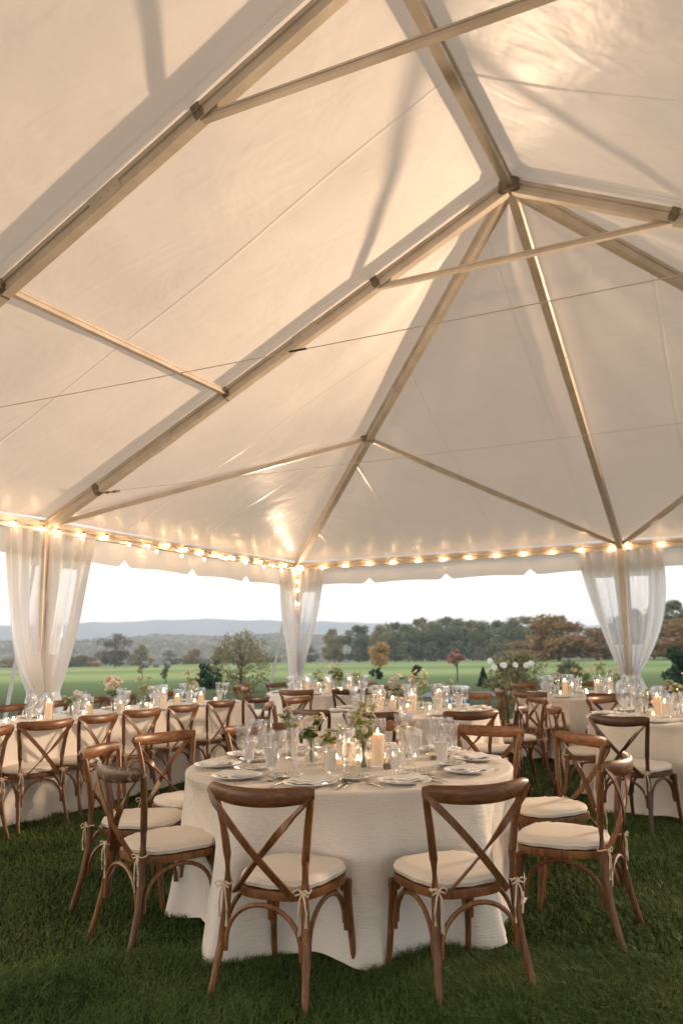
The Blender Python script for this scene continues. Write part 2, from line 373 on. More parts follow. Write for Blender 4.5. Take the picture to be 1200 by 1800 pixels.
# node hubs at the peaks
for p in PK:
    q = p - tent.location
    hb = MB().lathe([(.10, -.10), (.11, -.06), (.11, .03), (.05, .05)], 12, q, True)
    for k in range(6):
        an = k*PI/3; c_ = q + Vector((math.cos(an)*.10, math.sin(an)*.10, -.07)); hb.ball(c_, .02, 6, 4)
    hb.build('peak_bracket', M['bracket'], tent)
tcol, tpur, thip = .758, .447, .498
def lerp(a_, b_, t): return a_ + (b_-a_)*t
for i in range(3):
    beam('collar_tie', lerp(Lp[i], PK[i], tcol) - Up*.05, lerp(Lr[i], PK[i], tcol) - Up*.05, .05, .055)
for i in range(2):
    for Q in (Lp, Lr):
        beam('purlin', lerp(Q[i], PK[i], tpur), lerp(Q[i+1], PK[i+1], tpur), .055, .06)
for crn, adj, mid, pk in ((Cc, Lp[0], R_, PK[0]), (C2, Lr[0], R_, PK[0]), (D1, Lp[2], D0, PK[2]), (D2, Lr[2], D0, PK[2])):
    nd = lerp(crn, pk, thip)
    beam('hip_brace', nd, adj + (nd-adj).normalized()*.1, .055, .06); beam('hip_brace', nd, mid + (nd-mid).normalized()*.1, .055, .06)
    MB().box(nd - tent.location - Up*.01, (.16, .16, .10), phi, bev=.01).build('node_bracket', M['bracket'], tent)
for i in range(3):
    for Q in (Lp, Lr):
        for t_ in (tcol, tpur, .137):
            c_ = lerp(Q[i], PK[i], t_); d_ = (PK[i]-Q[i]).normalized()
            rot = d_.to_track_quat('X', 'Z').to_matrix()
            mb = MB().box(c_ - tent.location - Up*.005, (.085, .094, .137), mtx=rot, bev=.006)
            for q in (-.02, .02):
                for sd_ in (-1, 1): mb.ball(c_ - tent.location - Up*.01 + rot @ Vector((q, sd_*.048, 0)), .009, 6, 4)
            mb.build('node_bracket', M['bracket'], tent)
ring = [Cc, R_, C2, Lr[0], Lr[1], Lr[2], D2, D0, D1, Lp[2], Lp[1], Lp[0]]
for i, p in enumerate(ring):
    q = ring[(i+1) % 12]; beam('eave_beam', p, q, .07, .13)
for p in ring:
    beam('tent_pole', p, Vector((p.x, p.y, 0.0)), .09, .09)
    MB().box(Vector((p.x, p.y, .006)) - tent.location, (.2, .2, .012), phi).build('pole_base', M['bracket'], tent)
    MB().box(p - tent.location, (.12, .12, .17), phi, bev=.01).build('corner_bracket', M['metal'], tent)
# canopy: subdivided panels, each sagging a little between its beams
cv, cf = [], []
OFF = Up*.105
def panel(a_, b_, c_, d_, nu, nv, sag, seed):
    """a-b along eave, d-c along top (c==d for triangles)"""
    o = len(cv); r_ = random.Random(seed); ph = [r_.uniform(0, 6) for _ in range(6)]
    nrm = (b_-a_).cross(d_-a_).normalized()
    if nrm.z < 0: nrm = -nrm
    for j in range(nv+1):
        for i in range(nu+1):
            u, w = i/nu, j/nv
            p = lerp(lerp(a_, b_, u), lerp(d_, c_, u), w) + OFF
            env = 4*u*(1-u); env2 = 4*w*(1-w)
            wr = .012*math.sin(u*9+w*5+ph[0]) + .008*math.sin(w*17-u*7+ph[1]) + .006*math.sin(u*23+w*11+ph[2])
            p = p - nrm*(sag*env*(.3+.7*env2)) + nrm*wr*env*min(1, env2*2)
            cv.append(p)
    for j in range(nv):
        for i in range(nu):
            cf.append((o+j*(nu+1)+i, o+j*(nu+1)+i+1, o+(j+1)*(nu+1)+i+1, o+(j+1)*(nu+1)+i))
ex = .07
panel(Cc, R_, PK[0], PK[0], 40, 40, .05, 1); panel(R_, C2, PK[0], PK[0], 40, 40, .05, 2)
panel(Cc, Lp[0], PK[0], PK[0], 40, 40, .05, 3); panel(C2, Lr[0], PK[0], PK[0], 40, 40, .05, 4)
for i in range(2):
    panel(Lp[i], Lp[i+1], PK[i+1], PK[i], 30, 50, .05, 5+i); panel(Lr[i], Lr[i+1], PK[i+1], PK[i], 30, 50, .05, 8+i)
panel(D1, D0, PK[2], PK[2], 24, 24, .05, 11); panel(D0, D2, PK[2], PK[2], 24, 24, .05, 12)
panel(D1, Lp[2], PK[2], PK[2], 24, 24, .05, 13); panel(D2, Lr[2], PK[2], PK[2], 24, 24, .05, 14)
cano = MB().add([p - tent.location for p in cv], cf).build('canopy', M['canopy'], tent)
bm = bmesh.new(); bm.from_mesh(cano.data); bmesh.ops.remove_doubles(bm, verts=bm.verts, dist=.002)
bmesh.ops.recalc_face_normals(bm, faces=bm.faces)
if sum(f.normal.z for f in bm.faces) < 0: bmesh.ops.reverse_faces(bm, faces=bm.faces[:])
bm.to_mesh(cano.data); bm.free()
# valance with bracket shaped scallops
def valance(p, q, outw, flip=False):
    L = (q-p).length; n = max(2, round(L/1.42)); seg = 26; mb = MB(); t = (q-p).normalized()
    vs, fs = [], []; tot = n*seg; rows = 5
    for i in range(tot+1):
        u = (i % seg)/seg; x = i/tot*L
        d = min(u, 1-u)
        notch = max(0, 1 - d/.075)          # pointed notch between two scallops
        bot = .365 - .10*notch**1.0 + .012*math.cos(u*2*PI)
        if i in (0, tot): bot = .27
        for j in range(rows+1):
            w = j/rows
            off = .015 + .05*w + .012*math.sin(x*5.3+2*w)*w + .008*math.sin(x*13)*w
            vs.append(p + t*x + outw*(.045+off) + Up*(.105 - (bot+.10)*w) - tent.location)
    for i in range(tot):
        for j in range(rows):
            a0 = i*(rows+1)+j; fs.append((a0, a0+rows+1, a0+rows+2, a0+1))
    o = mb.add(vs, fs).build('valance', M['valance'], tent)
ctr = (Cc + D2)/2
for i, p in enumerate(ring):
    q = ring[(i+1) % 12]; ow = (q-p).cross(Up).normalized()
    if ow.dot((p+q)/2-ctr) < 0: ow = -ow
    valance(p, q, ow)

# sidewall curtains gathered at the poles, with clear windows
def curtain(label, p, d, inw, top=.75, pw=1.0, tie=.95, win=(.22, .74), bow=.0, seed=0, belly=0.0, tq=.13):
    r_ = random.Random(seed); nu, nz = 64, 60
    base = Vector((p.x, p.y, 0)); mb, wb, = MB(), MB()
    root = thing('tent_curtain', label, 'curtain', base, 0, 'gathered sidewall curtains at the tent poles')
    ph = [r_.uniform(0, 6) for _ in range(4)]
    P = []
    ztop = EZ - .06
    for j in range(nz+1):
        z = ztop*(1 - j/nz) + .02*(j/nz)
        if z > tie:
            k = (ztop-z)/(ztop-tie); wdt = top*(1-k**pw) + tq*k**pw + belly*math.sin(k*PI)
        else:
            k = (tie-z)/tie; wdt = tq + .22*min(1, k*1.6)**.7
        g = 1 - min(1, wdt/top)*.75
        for i in range(nu+1):
            u = i/nu
            a_ = .018 + .070*g*math.sin(min(1, (ztop-z)*2+.3)*PI/2)
            off = a_*(math.sin(u*26+ph[0]+z*.5)+.5*math.sin(u*47+ph[1]-z*.8)) + .02*math.sin(z*3+u*3+ph[2])
            x = .01 + wdt*u
            P.append(base + d*x*(1) + inw*(.03+off*1.0) + Up*z)
    def window(i, j):
        u = i/nu; z = ztop*(1-j/nz)
        return win[0] < u < win[1] and 1.42 < z < ztop-.42
    fm, fw = [], []
    for j in range(nz):
        for i in range(nu):
            f = (j*(nu+1)+i, j*(nu+1)+i+1, (j+1)*(nu+1)+i+1, (j+1)*(nu+1)+i)
            (fw if window(i+.5, j+.5) else fm).append(f)
    Pl = [q - base for q in P]
    for nm, fs, m_ in (('curtain_panel', fm, 'curtain'), ('clear_window', fw, 'vinyl')):
        used = sorted({i for f in fs for i in f}); mp = {a_: b_ for b_, a_ in enumerate(used)}
        o = MB().add([Pl[i] for i in used], [[mp[i] for i in f] for f in fs]).build(nm, M[m_], root)
    b2 = MB().tube([d*(.01+tq*t_) + inw*(.03+.07*math.sin(PI*t_)) + Up*tie for t_ in np.linspace(0, 1, 8)], .012, 6)
    b2.build('tie_band', M['strap'], root)
    return root
inL = A; inC = -B
curtain('gathered white curtain with clear window, left of the left tent pole', Lp[0], -B, A, .62, 2.6, .95, (.12, .42), seed=1)
curtain('gathered curtain with wide clear window, right of the left tent pole', Lp[0], B, A, .80, 1.15, .95, (.25, .72), seed=2, tq=.2)
curtain('gathered curtain on the left of the lit far corner pole', Cc, -B, A, .62, 1.6, .9, (.3, .8), seed=3, tq=.2)
curtain('gathered curtain on the right of the lit far corner pole', Cc, A, -B, .62, 1.3, .9, (.25, .75), seed=4)
curtain('gathered curtain tapering in on the left of the right tent pole', R_, -A, -B, .66, 1.3, .95, (.2, .68), seed=5)
curtain('gathered curtain bulging on the right of the right tent pole', R_, A, -B, .62, 2.8, .95, (.15, .6), seed=6, belly=.03)

# guy straps outside, tension cables inside
def strap(label, p, q):
    o = MB().strip([p - q, Vector((0, 0, 0))], (1, 0, 0), .05, .006); o = o.build('guy_strap', M['strap'], None, False); o.location = q
    tag(o, label, 'strap', 'guy straps holding the tent down')
strap('white guy strap running to the ground beside far corner curtain', Cc + Vector((-.05, .1, -.05)), Vector((-1.62, 16.7, 0)))
strap('white guy strap at left edge behind the left curtain', Lp[0] + Vector((-.08, .05, -.05)), Vector((-4.33, 10.45, 0)))
def cable(label, i, t_=.137):
    a_, b_ = lerp(Lp[i], PK[i], t_), lerp(Lr[i], PK[i], t_)
    root = thing('tension_cable', label, 'cable', a_, 0, 'steel tension cables across the tent')
    n_ = 24; pts = [lerp(a_, b_, k/n_) - a_ - Up*(.05 + .03*math.sin(PI*k/n_)) for k in range(n_+1)]
    MB().tube(pts, .0030, 6).build('wire', M['cable'], root)
    d_ = (b_-a_).normalized(); mb = MB()
    for k in range(9): mb.ball(d_*(.05+.035*k) - Up*(.06), .014 if k % 3 else .02, 6, 4)
    mb.build('chain', M['bracket'], root)
    if i: MB().tube([d_*4.36 - Up*.077, d_*4.48 - Up*.078], .007, 8).build('turnbuckle', M['fixture'], root)
cable('thin steel cable hung from the rafter above left pole, crossing the end bay', 0)
cable('thin steel cable crossing in front of the peak with a dark turnbuckle', 1)

# string lights along the eaves
def lights(label, p, q, inw, spacing, seed, zoff=-.015, amp=.05, drop=0):
    r_ = random.Random(seed); L = (q-p).length; t = (q-p).normalized(); n_ = int(L/spacing)
    root = thing('string_lights', label, 'string lights', p, 0, 'warm string lights round the eaves')
    cp = []; bulbs = []
    for k in range(n_+1):
        x = .12 + k*(L-.24)/n_
        z = zoff + r_.uniform(-amp, amp*.6)
        cp.append(t*x + inw*.075 + Up*(z+.04)); bulbs.append(t*x + inw*(.08+r_.uniform(0, .02)) + Up*(z-.01))
        if k < n_:
            x2 = x + (L-.24)/n_/2; cp.append(t*x2 + inw*.08 + Up*(zoff - .005))
    MB().tube(cp, .004, 5).build('cord', M['cord'], root)
    for b_ in bulbs:
        s_ = MB().tube([b_ + Up*.05, b_ + Up*.022], .011, 6).build('socket', M['cord'], root)
        MB().ball(Vector((0, 0, 0)), .0155, 8, 6, 1.2).build('bulb', M['bulb'], s_, loc=b_)
    return root
lights('string of warm bulbs along the left eave between left pole and far corner', Lp[0], Cc, A, .42, 3, -.02, .05)
lights('second lower strand of bulbs along the left eave beside the corner', lerp(Lp[0], Cc, .3), Cc, A, .60, 8, -.075, .05)
lights('single string of warm bulbs along the far eave between corner and right pole', Cc, R_, -B, .47, 4, -.02, .006)
lights('string of warm bulbs along the far eave right of the right pole', R_, R_ + A*3.2, -B, .47, 5, -.0, .006)
lights('string of warm bulbs along the left eave at the photo edge, left of left pole', Lp[0] - B*2.4, Lp[0], A, .42, 6, -.02, .04)
r2_ = thing('string_lights', 'three warm bulbs dangling down the far corner pole', 'string lights', Cc, 0, 'warm string lights round the eaves')
inwC = (A - B).normalized()
MB().tube([inwC*.09 + Up*(-.02), inwC*.10 - Up*.35, inwC*.09 - Up*.72], .004, 5).build('cord', M['cord'], r2_)
for z in (-.28, -.44, -.70):
    s_ = MB().tube([inwC*.10 + Up*(z+.05), inwC*.10 + Up*(z+.022)], .011, 6).build('socket', M['cord'], r2_)
    MB().ball(Vector((0, 0, 0)), .0155, 8, 6, 1.2).build('bulb', M['bulb'], s_, loc=inwC*.11 + Up*z)

# uplights clamped at the corner poles (the far one is in view)
def uplight(label, corner, inw, aim, power, cone=78, blend=1.0):
    p = corner + inw*.30 + Up*(-.06)
    d_ = (aim-p).normalized()
    root = thing('tent_uplight', label, 'spotlight', p, 0, 'corner spotlights aimed at the canopy')
    q = d_.to_track_quat('Z', 'Y')
    mb = MB().lathe([(.03, -.10), (.055, -.07), (.07, .03), (.072, .045), (.060, .045), (.055, .01), (.001, .0)], 16)
    o = mb.build('lamp_housing', M['fixture'], root); o.rotation_euler = q.to_euler()
    o2 = MB().ball((0, 0, .012), .052, 14, 8, .85).build('lens', M['lens'], root); o2.rotation_euler = q.to_euler()
    MB().tube([(0, 0, -.03), -inw*.2 + Up*.02], .012, 6).build('clamp_arm', M['fixture'], root)
    ld = bpy.data.lights.new('spot', 'SPOT'); ld.energy = power; ld.color = (1, .69, .45); ld.spot_size = math.radians(cone); ld.spot_blend = blend; ld.shadow_soft_size = .25
    lo = bpy.data.objects.new('spot', ld); col.objects.link(lo); lo.parent = root
    lo.location = d_*.07; lo.rotation_euler = (-d_).to_track_quat('Z', 'Y').to_euler()
aimL = lerp(Lp[1], PK[1], .72) - Up*.2; aimR = lerp(Lr[1], PK[1], .72) - Up*.2; aimF = PK[0] + B*1.6 - Up*.75
uplight('glowing round spotlight clamped to the far corner pole', Cc, (A-B).normalized(), aimR - Up*.9, SPOT_W*.24, 46, 1.0)
uplight('spotlight clamped to the far right corner pole', C2, (-A-B).normalized(), aimL, SPOT_W*.9)
uplight('spotlight clamped to the rear left corner pole behind the camera', D1, (A+B).normalized(), aimF, SPOT_W*.06, 60, 1)
uplight('spotlight clamped to the rear right corner pole behind the camera', D2, (-A+B).normalized(), aimF, SPOT_W*.06, 60, 1)

# ------------------------------------------------------------------ chair
def make_chair(wd, rail_m=None, name='crossback_chair'):
    w = M[wd]; root = thing(name, 'x', 'chair')
    for s_ in (-1, 1):
        pts = [(.222*s_, -.305, 0), (.212*s_, -.275, .10), (.200*s_, -.245, .22), (.188*s_, -.225, .36), (.184*s_, -.218, .46), (.188*s_, -.218, .58), (.203*s_, -.226, .70), (.222*s_, -.240, .80), (.228*s_, -.245, .835)]
        MB().tube(pts, [.0145, .016, .0172, .018, .018, .0175, .017, .0165, .014], 10).build('rear_leg', w, root)
        MB().tube([(.205*s_, .235, 0), (.200*s_, .215, .15), (.192*s_, .20, .30), (.188*s_, .19, .40)], [.013, .015, .018, .021], 8).box((.187*s_, .187, .385), (.045, .045, .05), bev=.006).build('front_leg', w, root)
    # top rail: bent, oval section, rounded ends
    n = 18; pts = []; rs = []
    for i in range(n+1):
        t = -1+2*i/n; x = .252*t; y = -.258-.074*(1-t*t); z = .838 + .016*t*t
        pts.append((x, y, z)); rs.append(.0135*(1 if abs(t) < .93 else .93)*min(1, (1.08-abs(t))*8)**.5)
    mb = MB(); k = len(pts); nn = 12; vs = []; fs = []
    for i, p in enumerate(pts):
        t = (Vector(pts[min(i+1, k-1)])-Vector(pts[max(i-1, 0)])).normalized(); u = t.cross(Vector((0, 0, 1))).normalized()
        tt = abs(-1+2*i/n); hh = .039*(1-.22*tt**3) if tt < .999 else .020
        for j in range(nn):
            a_ = 2*PI*j/nn; vs.append(Vector(p)+u*math.cos(a_)*rs[i]+Vector((0, 0, 1))*math.sin(a_)*hh)
    for i in range(k-1):
        for j in range(nn): fs.append((i*nn+j, i*nn+(j+1) % nn, (i+1)*nn+(j+1) % nn, (i+1)*nn+j))
    fs += [tuple(range(nn-1, -1, -1)), tuple((k-1)*nn+j for j in range(nn))]
    mb.add(vs, fs).build('top_rail', M[rail_m], root)
    # crossed straps, one in front of the other
    for s_ in (-1, 1):
        pts = []
        for i in range(15):
            t = i/14
            x = s_*(.240 - .385*t**.95); z = .835 - .405*t
            y = -.285 - (.035*math.sin(PI*t)) + .055*t + (.006 if s_ > 0 else -.006)
            pts.append((x, y, z))
        pts[0] = (s_*.247, -.270, .858)
        MB().strip(pts, (1, 0, .9), .030, .009).ball(pts[7], .0055, 6, 4).build('cross_strap', w, root)
    # seat frame
    def outline(hw_f, hw_b, y0, y1, n=44, pw=3.2):
        o = []
        for i in range(n):
            a_ = 2*PI*i/n; c_, s_ = math.cos(a_), math.sin(a_)
            yy = math.copysign(abs(s_)**(2/pw), s_); xx = math.copysign(abs(c_)**(2/pw), c_)
            y = (y0+y1)/2 + yy*(y1-y0)/2; f_ = (yy+1)/2
            o.append((xx*(hw_b+(hw_f-hw_b)*f_), y))
        return o
    ol = outline(.225, .185, -.215, .235); k = len(ol)
    vs = [(x, y, .408) for x, y in ol] + [(x*1.01, y*1.01, .425) for x, y in ol] + [(x, y, .442) for x, y in ol]
    fs = [(i, (i+1) % k, k+(i+1) % k, k+i) for i in range(k)] + [(k+i, k+(i+1) % k, 2*k+(i+1) % k, 2*k+i) for i in range(k)] + [tuple(range(k-1, -1, -1)), tuple(range(2*k, 3*k))]
    MB().add(vs, fs).build('seat_frame', w, root)
    # cushion with piping
    ol = outline(.222, .182, -.200, .238, 48); k = len(ol)
    rings_ = [(.92, .444), (.985, .449), (1.0, .460), (1.015, .465), (1.0, .470), (.975, .484), (.90, .4925), (.75, .4955), (.55, .4975), (.3, .4988), (.03, .4992)]
    vs = []; r_ = random.Random(3)
    for q, z in rings_:
        for i, (x, y) in enumerate(ol):
            wv = .0018*math.sin(i*1.7)+.0015*math.sin(i*3.1+1)
            vs.append((x*q, .019+(y-.019)*q, z+(wv if q > .8 else 0)))
    fs = [(j*k+i, j*k+(i+1) % k, (j+1)*k+(i+1) % k, (j+1)*k+i) for j in range(len(rings_)-1) for i in range(k)] + [tuple(range(k-1, -1, -1)), tuple(range((len(rings_)-1)*k, len(rings_)*k))]
    cu = MB().add(vs, fs).build('cushion', M['cushion'], root)
    for s_ in (-1, 1):
        x0, y0, z0 = .187*s_, -.218, .462; mb = MB()
        mb.tube([(x0+.022*math.cos(a_), y0+.022*math.sin(a_), z0+.004*math.sin(2*a_)) for a_ in np.linspace(0, 2*PI, 12)], .0042, 5)
        kx, ky = x0, y0-.028
        for q in (-1, 1):   # bow loops and tails
            mb.tube([(kx, ky, z0), (kx+q*.016, ky-.012, z0+.014), (kx+q*.036, ky-.012, z0+.006), (kx+q*.030, ky-.010, z0-.010), (kx, ky-.004, z0)], .0038, 5)
            ln_ = .13 if q*s_ > 0 else .165
            mb.tube([(kx, ky, z0), (kx+q*.012, ky-.008, z0-.03), (kx+q*.02, ky-.006, z0-ln_*.6), (kx+q*.016, ky-.004, z0-ln_)], [.004, .004, .0045, .006], 5)
        mb.ball((kx, ky, z0), .008, 6, 4)
        mb.build('cushion_tie', M['tie'], cu)
    # bentwood arches under the seat
    def arch(p, q, zb=.20, zt=.395):
        p, q = Vector(p), Vector(q); pts = []
        for i in range(17):
            a_ = PI*i/16; x = (1-math.cos(a_))/2
            pts.append(Vector((lerp(p, q, .05+.9*x).x, lerp(p, q, .05+.9*x).y, zb+(zt-zb)*math.sin(a_)**.75)))
        return MB().tube(pts, .0105, 7).build('leg_brace', w, root)
    arch((-.198, -.242), (.198, -.242)); arch((-.193, .195), (.193, .195), .22)
    arch((-.198, -.235), (-.193, .19)); arch((.198, -.235), (.193, .19))
    return root
chairs = {'mid': Proto(make_chair('wood', 'rail_wood')), 'dark': Proto(make_chair('wood_dark', 'rail_wood_dark')), 'worn': Proto(make_chair('wood', 'rail_wood_worn'))}
def chair(rx, ry, fac, label, kind='mid', group='crossback dining chairs'):
    """rx, ry: ground point under the top rail; fac: facing direction in degrees"""
    f = math.radians(fac); d = Vector((math.cos(f), math.sin(f), 0))
    p = Vector((rx, ry, 0)) + d*.285
    return chairs[kind].put(p, f - PI/2, label, group)

T1 = (.02, 4.93)
X = [  # rail x, y, facing, label, wood
 (-.37, 3.56, 66, 'wooden crossback chair in the foreground, front left of the near round table', 'mid'),
 (.555, 3.55, 111, 'wooden crossback chair in the foreground, front right of the near round table', 'mid'),
 (-1.16, 4.27, 40, 'worn crossback chair with scuffed grey rail, left of the near round table', 'worn'),
 (-1.50, 5.08, -9, 'crossback chair behind the scuffed chair, side on, left of the near round table', 'mid'),
 (-1.26, 5.83, -44, 'crossback chair with open cross facing camera, back left of near round table', 'mid'),
 (1.38, 4.27, 150, 'crossback chair with its back turned right, right front of near round table', 'mid'),
 (1.50, 5.30, 203, 'crossback chair with pale sunlit cross, back right of the near round table', 'mid'),
 (1.02, 5.92, 240, 'crossback chair behind the near round table, right of the flowers', 'mid'),
 (-.68, 6.30, -62, 'crossback chair behind the near round table, seen between the wine glasses', 'mid'),
 (.27, 6.43, 262, 'crossback chair behind the near round table, hidden by its flowers', 'mid'),
 # middle table
 (-.33, 7.78, 45, 'dark crossback chair at front left of the middle table, above the flowers', 'dark'),
 (.22, 7.33, 74, 'dark crossback chair at the front of the middle table, behind near candle', 'dark'),
 (1.10, 7.28, 104, 'crossback chair at the front right of the middle table', 'mid'),
 (1.68, 7.95, 165, 'dark crossback chair seen end on, right side of the middle table', 'dark'),
 (1.53, 9.95, 238, 'crossback chair facing camera on far right side of the middle table', 'mid'),
 (-.78, 8.75, 3, 'reddish crossback chair seen end on at left side of the middle table', 'mid'),
 (-.56, 9.60, -36, 'crossback chair at back left of the middle table, below another rail', 'mid'),
 (.55, 10.30, 268, 'crossback chair at the back of the middle table behind the tall candles', 'mid'),
 (2.08, 8.95, 190, 'crossback chair at far right edge of middle table, back to the lawn', 'mid'),
 # far corner table
 (-.66, 11.25, 72, 'crossback chair on the near left side of the far corner table', 'mid'),
 (.08, 11.25, 103, 'dark crossback chair with orange post, near side of the far corner table', 'dark'),
 (-1.47, 12.35, 15, 'white bowed crossback chair, nearer of two left of the far corner table', 'mid'),
 (-1.62, 13.05, -20, 'white bowed crossback chair, farther of two left of the far corner table', 'mid'),
 (-1.08, 13.60, -50, 'crossback chair behind the far corner table under the corner curtain', 'mid'),
 (.66, 12.35, 165, 'crossback chair at right side of the far corner table', 'mid'),
 (.30, 13.75, 245, 'crossback chair on the far side of the far corner table', 'mid'),
 # far right table
 (1.98, 10.65, -3, 'reddish crossback chair side on with white bow, left of far right table', 'mid'),
 (2.20, 10.00, 40, 'crossback chair with its back to camera, front left of far right table', 'mid'),
 (3.00, 9.45, 84, 'dark railed crossback chair at the front of the far right table', 'dark'),
 (2.56, 12.05, -58, 'crossback chair behind the far right table, left of its flowers', 'mid'),
 (3.70, 12.30, 250, 'crossback chair behind the far right table, right of its flowers', 'mid'),
 (4.25, 10.75, 190, 'crossback chair at right side of the far right table', 'mid'),
 # right hand table
 (2.13, 6.56, 43, 'wooden crossback chair with its back to camera, front of right hand table', 'dark'),
 (1.93, 7.75, -4, 'crossback chair seen end on at the left side of the right hand table', 'mid'),
 (2.76, 8.92, -62, 'crossback chair behind the right hand table, below a dark rail', 'mid'),
 (3.47, 8.98, 258, 'reddish crossback chair behind the right hand table near the photo edge', 'mid'),
]
for x, y, f, l, k in X: chair(x, y, f, l, k)
# long table chairs
fB = math.degrees(math.atan2(B.y, B.x)); fT = fB + 90
LT = [(-2.75, 6.47, 'crossback chair cut by the left photo edge, near side of the long table'), (-2.49, 7.01, 'crossback chair first from left fully in view along the long table'),
      (-2.21, 7.57, 'crossback chair second from left in view along the long table'), (-1.95, 8.12, 'crossback chair third from left in view along the long table'),
      (-1.66, 8.70, 'crossback chair fourth from left in view along the long table'), (-1.36, 9.31, 'crossback chair fifth from left in view along the long table'),
      (-1.04, 9.97, 'crossback chair at the far end corner of the long table')]
for i, (x, y, l) in enumerate(LT): chair(x, y, fT + (rnd.uniform(-5, 5)) - (12 if i == 1 else 0), l, 'mid' if i != 6 else 'dark', 'chairs along the long table')
for x, y, l in [(-3.66, 9.05, 'crossback chair behind the long table, left of the left pole'), (-3.36, 9.66, 'crossback chair behind the long table, right of the left pole'),
             (-3.10, 10.17, 'crossback chair behind the long table, beside the tallest left candle'), (-2.86, 10.65, 'crossback chair behind the long table, hidden behind its roses'),
             (-2.5, 11.3, 'crossback chair behind the far end of the long table')]:
    chair(x, y, fT + 180 + rnd.uniform(-6, 6), l, 'mid', 'chairs along the long table')

# ------------------------------------------------------------------ tables and cloths
def round_table(x, y, R, label, lcloth, seed, nf=14):
    seats = [math.atan2(q[1]-y, q[0]-x) for q in X if math.hypot(q[0]-x, q[1]-y) < 1.75]
    def push(a_): return max([math.exp(-(math.atan2(math.sin(a_-c_), math.cos(a_-c_))/.24)**4) for c_ in seats] + [0])
    t = thing('round_table', label, 'table', (x, y, 0), 0, 'round dining tables')
    MB().lathe([(.001, .735), (R-.012, .735), (R, .74), (R, .755), (R-.01, .762), (.001, .762)], 48).build('tabletop', M['wood'], t)
    for k in range(4):
        a_ = PI/4+k*PI/2; MB().tube([(math.cos(a_)*R*.6, math.sin(a_)*R*.6, .74), (math.cos(a_)*R*.66, math.sin(a_)*R*.66, 0)], .018, 8).build('leg', M['metal'], t)
    r_ = random.Random(seed); n = 240; ph = [r_.uniform(0, 6) for _ in range(8)]
    fr = [(nf, 1.0), (nf*.53, .6), (nf*1.7, .5), (3, .35), (nf*2.9, .28)]
    vs = []; rows = []
    zt = .772
    for q in (.02, .35, .7, .93): rows.append((R*q, zt, 0, 0))
    for i in range(5):
        a_ = PI/2*i/4; rows.append((R-.006 + .014*math.sin(a_), zt-.014*(1-math.cos(a_)), 0, 0))
    K = 26
    for i in range(1, K+1):
        t_ = i/K; rows.append((R+.008, zt-.014-(zt-.022)*t_, t_, .004+.062*t_**.9))
    
    for (r0, z, t_, am) in rows:
        for j in range(n):
            th_ = 2*PI*j/n; pu = push(th_)
            f_ = sum(w_*math.sin(round(fq)*th_+ph[i]+ .25*math.sin(2*th_+ph[5])) for i, (fq, w_) in enumerate(fr))/1.7
            f_ = math.copysign(abs(f_)**.8, f_)
            lean = .03*t_*math.sin(th_+ph[6]) + .02*math.sin(5*th_+ph[7])*t_**3
            rr = min(r0, R+.012) + am*f_*(1.0-.70*pu) + lean*(1-pu) + t_**1.2*.105*(1-pu) - .095*pu*min(1, t_*2.2)**.8 + .03*pu*t_**6
            zz = z + (.020+.018*math.sin(7*th_+ph[3])+.012*math.sin(13*th_+ph[2]))*t_**6
            vs.append((rr*math.cos(th_), rr*math.sin(th_), max(.006, zz)))
    k = len(rows); fs = [tuple(reversed(range(n)))][:0] + [(j2*n+j, j2*n+(j+1) % n, (j2+1)*n+(j+1) % n, (j2+1)*n+j) for j2 in range(k-1) for j in range(n)]
    fs.append(tuple(range(n)))
    c = MB().add(vs, fs).build('tablecloth', M['cloth'], None); c.location = (x, y, 0)
    tag(c, lcloth, 'tablecloth', 'floor length round tablecloths')
TB = {'near': (.02, 4.93, .93), 'middle': (.67, 8.80, .92), 'corner': (-.25, 12.60, .92), 'far_right': (3.20, 10.95, .92), 'right': (3.15, 7.62, .92)}
round_table(*TB['near'], 'near round table hidden under its white cloth', 'crinkled ivory cloth reaching the grass on the near round table', 1)
round_table(*TB['middle'], 'middle round table behind the near one', 'ivory cloth on the middle round table behind the near flowers', 2)
round_table(*TB['corner'], 'round table beneath the far corner pole', 'pale cloth on the round table beneath the far corner pole', 3)
round_table(*TB['far_right'], 'round table in front of right tent pole', 'pale pleated cloth on the round table in front of right pole', 4)
round_table(*TB['right'], 'round table at the right photo edge', 'ivory cloth on the round table at the right photo edge', 5)
# long table made of boards end to end
LW = 1.12; LF = Vector((-2.89, 7.14, 0)) - B*2.6; LEN = 6.55
t = thing('long_table', 'long banquet table set along the left side of the tent', 'table', LF, 0)
tl = lambda u, w, z: B*u - A*w + Up*z
tb = MB()
tb.add([tl(0, 0, .735), tl(LEN, 0, .735), tl(LEN, LW, .735), tl(0, LW, .735), tl(0, 0, .765), tl(LEN, 0, .765), tl(LEN, LW, .765), tl(0, LW, .765)],
       [(0, 1, 2, 3), (7, 6, 5, 4), (0, 4, 5, 1), (1, 5, 6, 2), (2, 6, 7, 3), (3, 7, 4, 0)]).build('tabletop', M['wood'], t, False)
for u in (.3, LEN/2, LEN-.3):
    for w_ in (.15, LW-.15): MB().tube([tl(u, w_, .735), tl(u, w_, 0)], .02, 8).build('leg', M['metal'], t)
per = []; step = .022
def seg(p, q, nrm):
    n_ = max(2, int((Vector(q)-Vector(p)).length/step))
    for i in range(n_): per.append((lerp(Vector(p), Vector(q), i/n_), Vector(nrm)))
def cornr(c_, n0, n1, r_=.03):
    for i in range(7):
        a_ = PI/2*i/7; nn_ = (Vector(n0)*math.cos(a_)+Vector(n1)*math.sin(a_)); per.append((Vector(c_)+nn_*r_, nn_))
n1, n2, n3, n4 = A, B, -A, -B; rr = .03
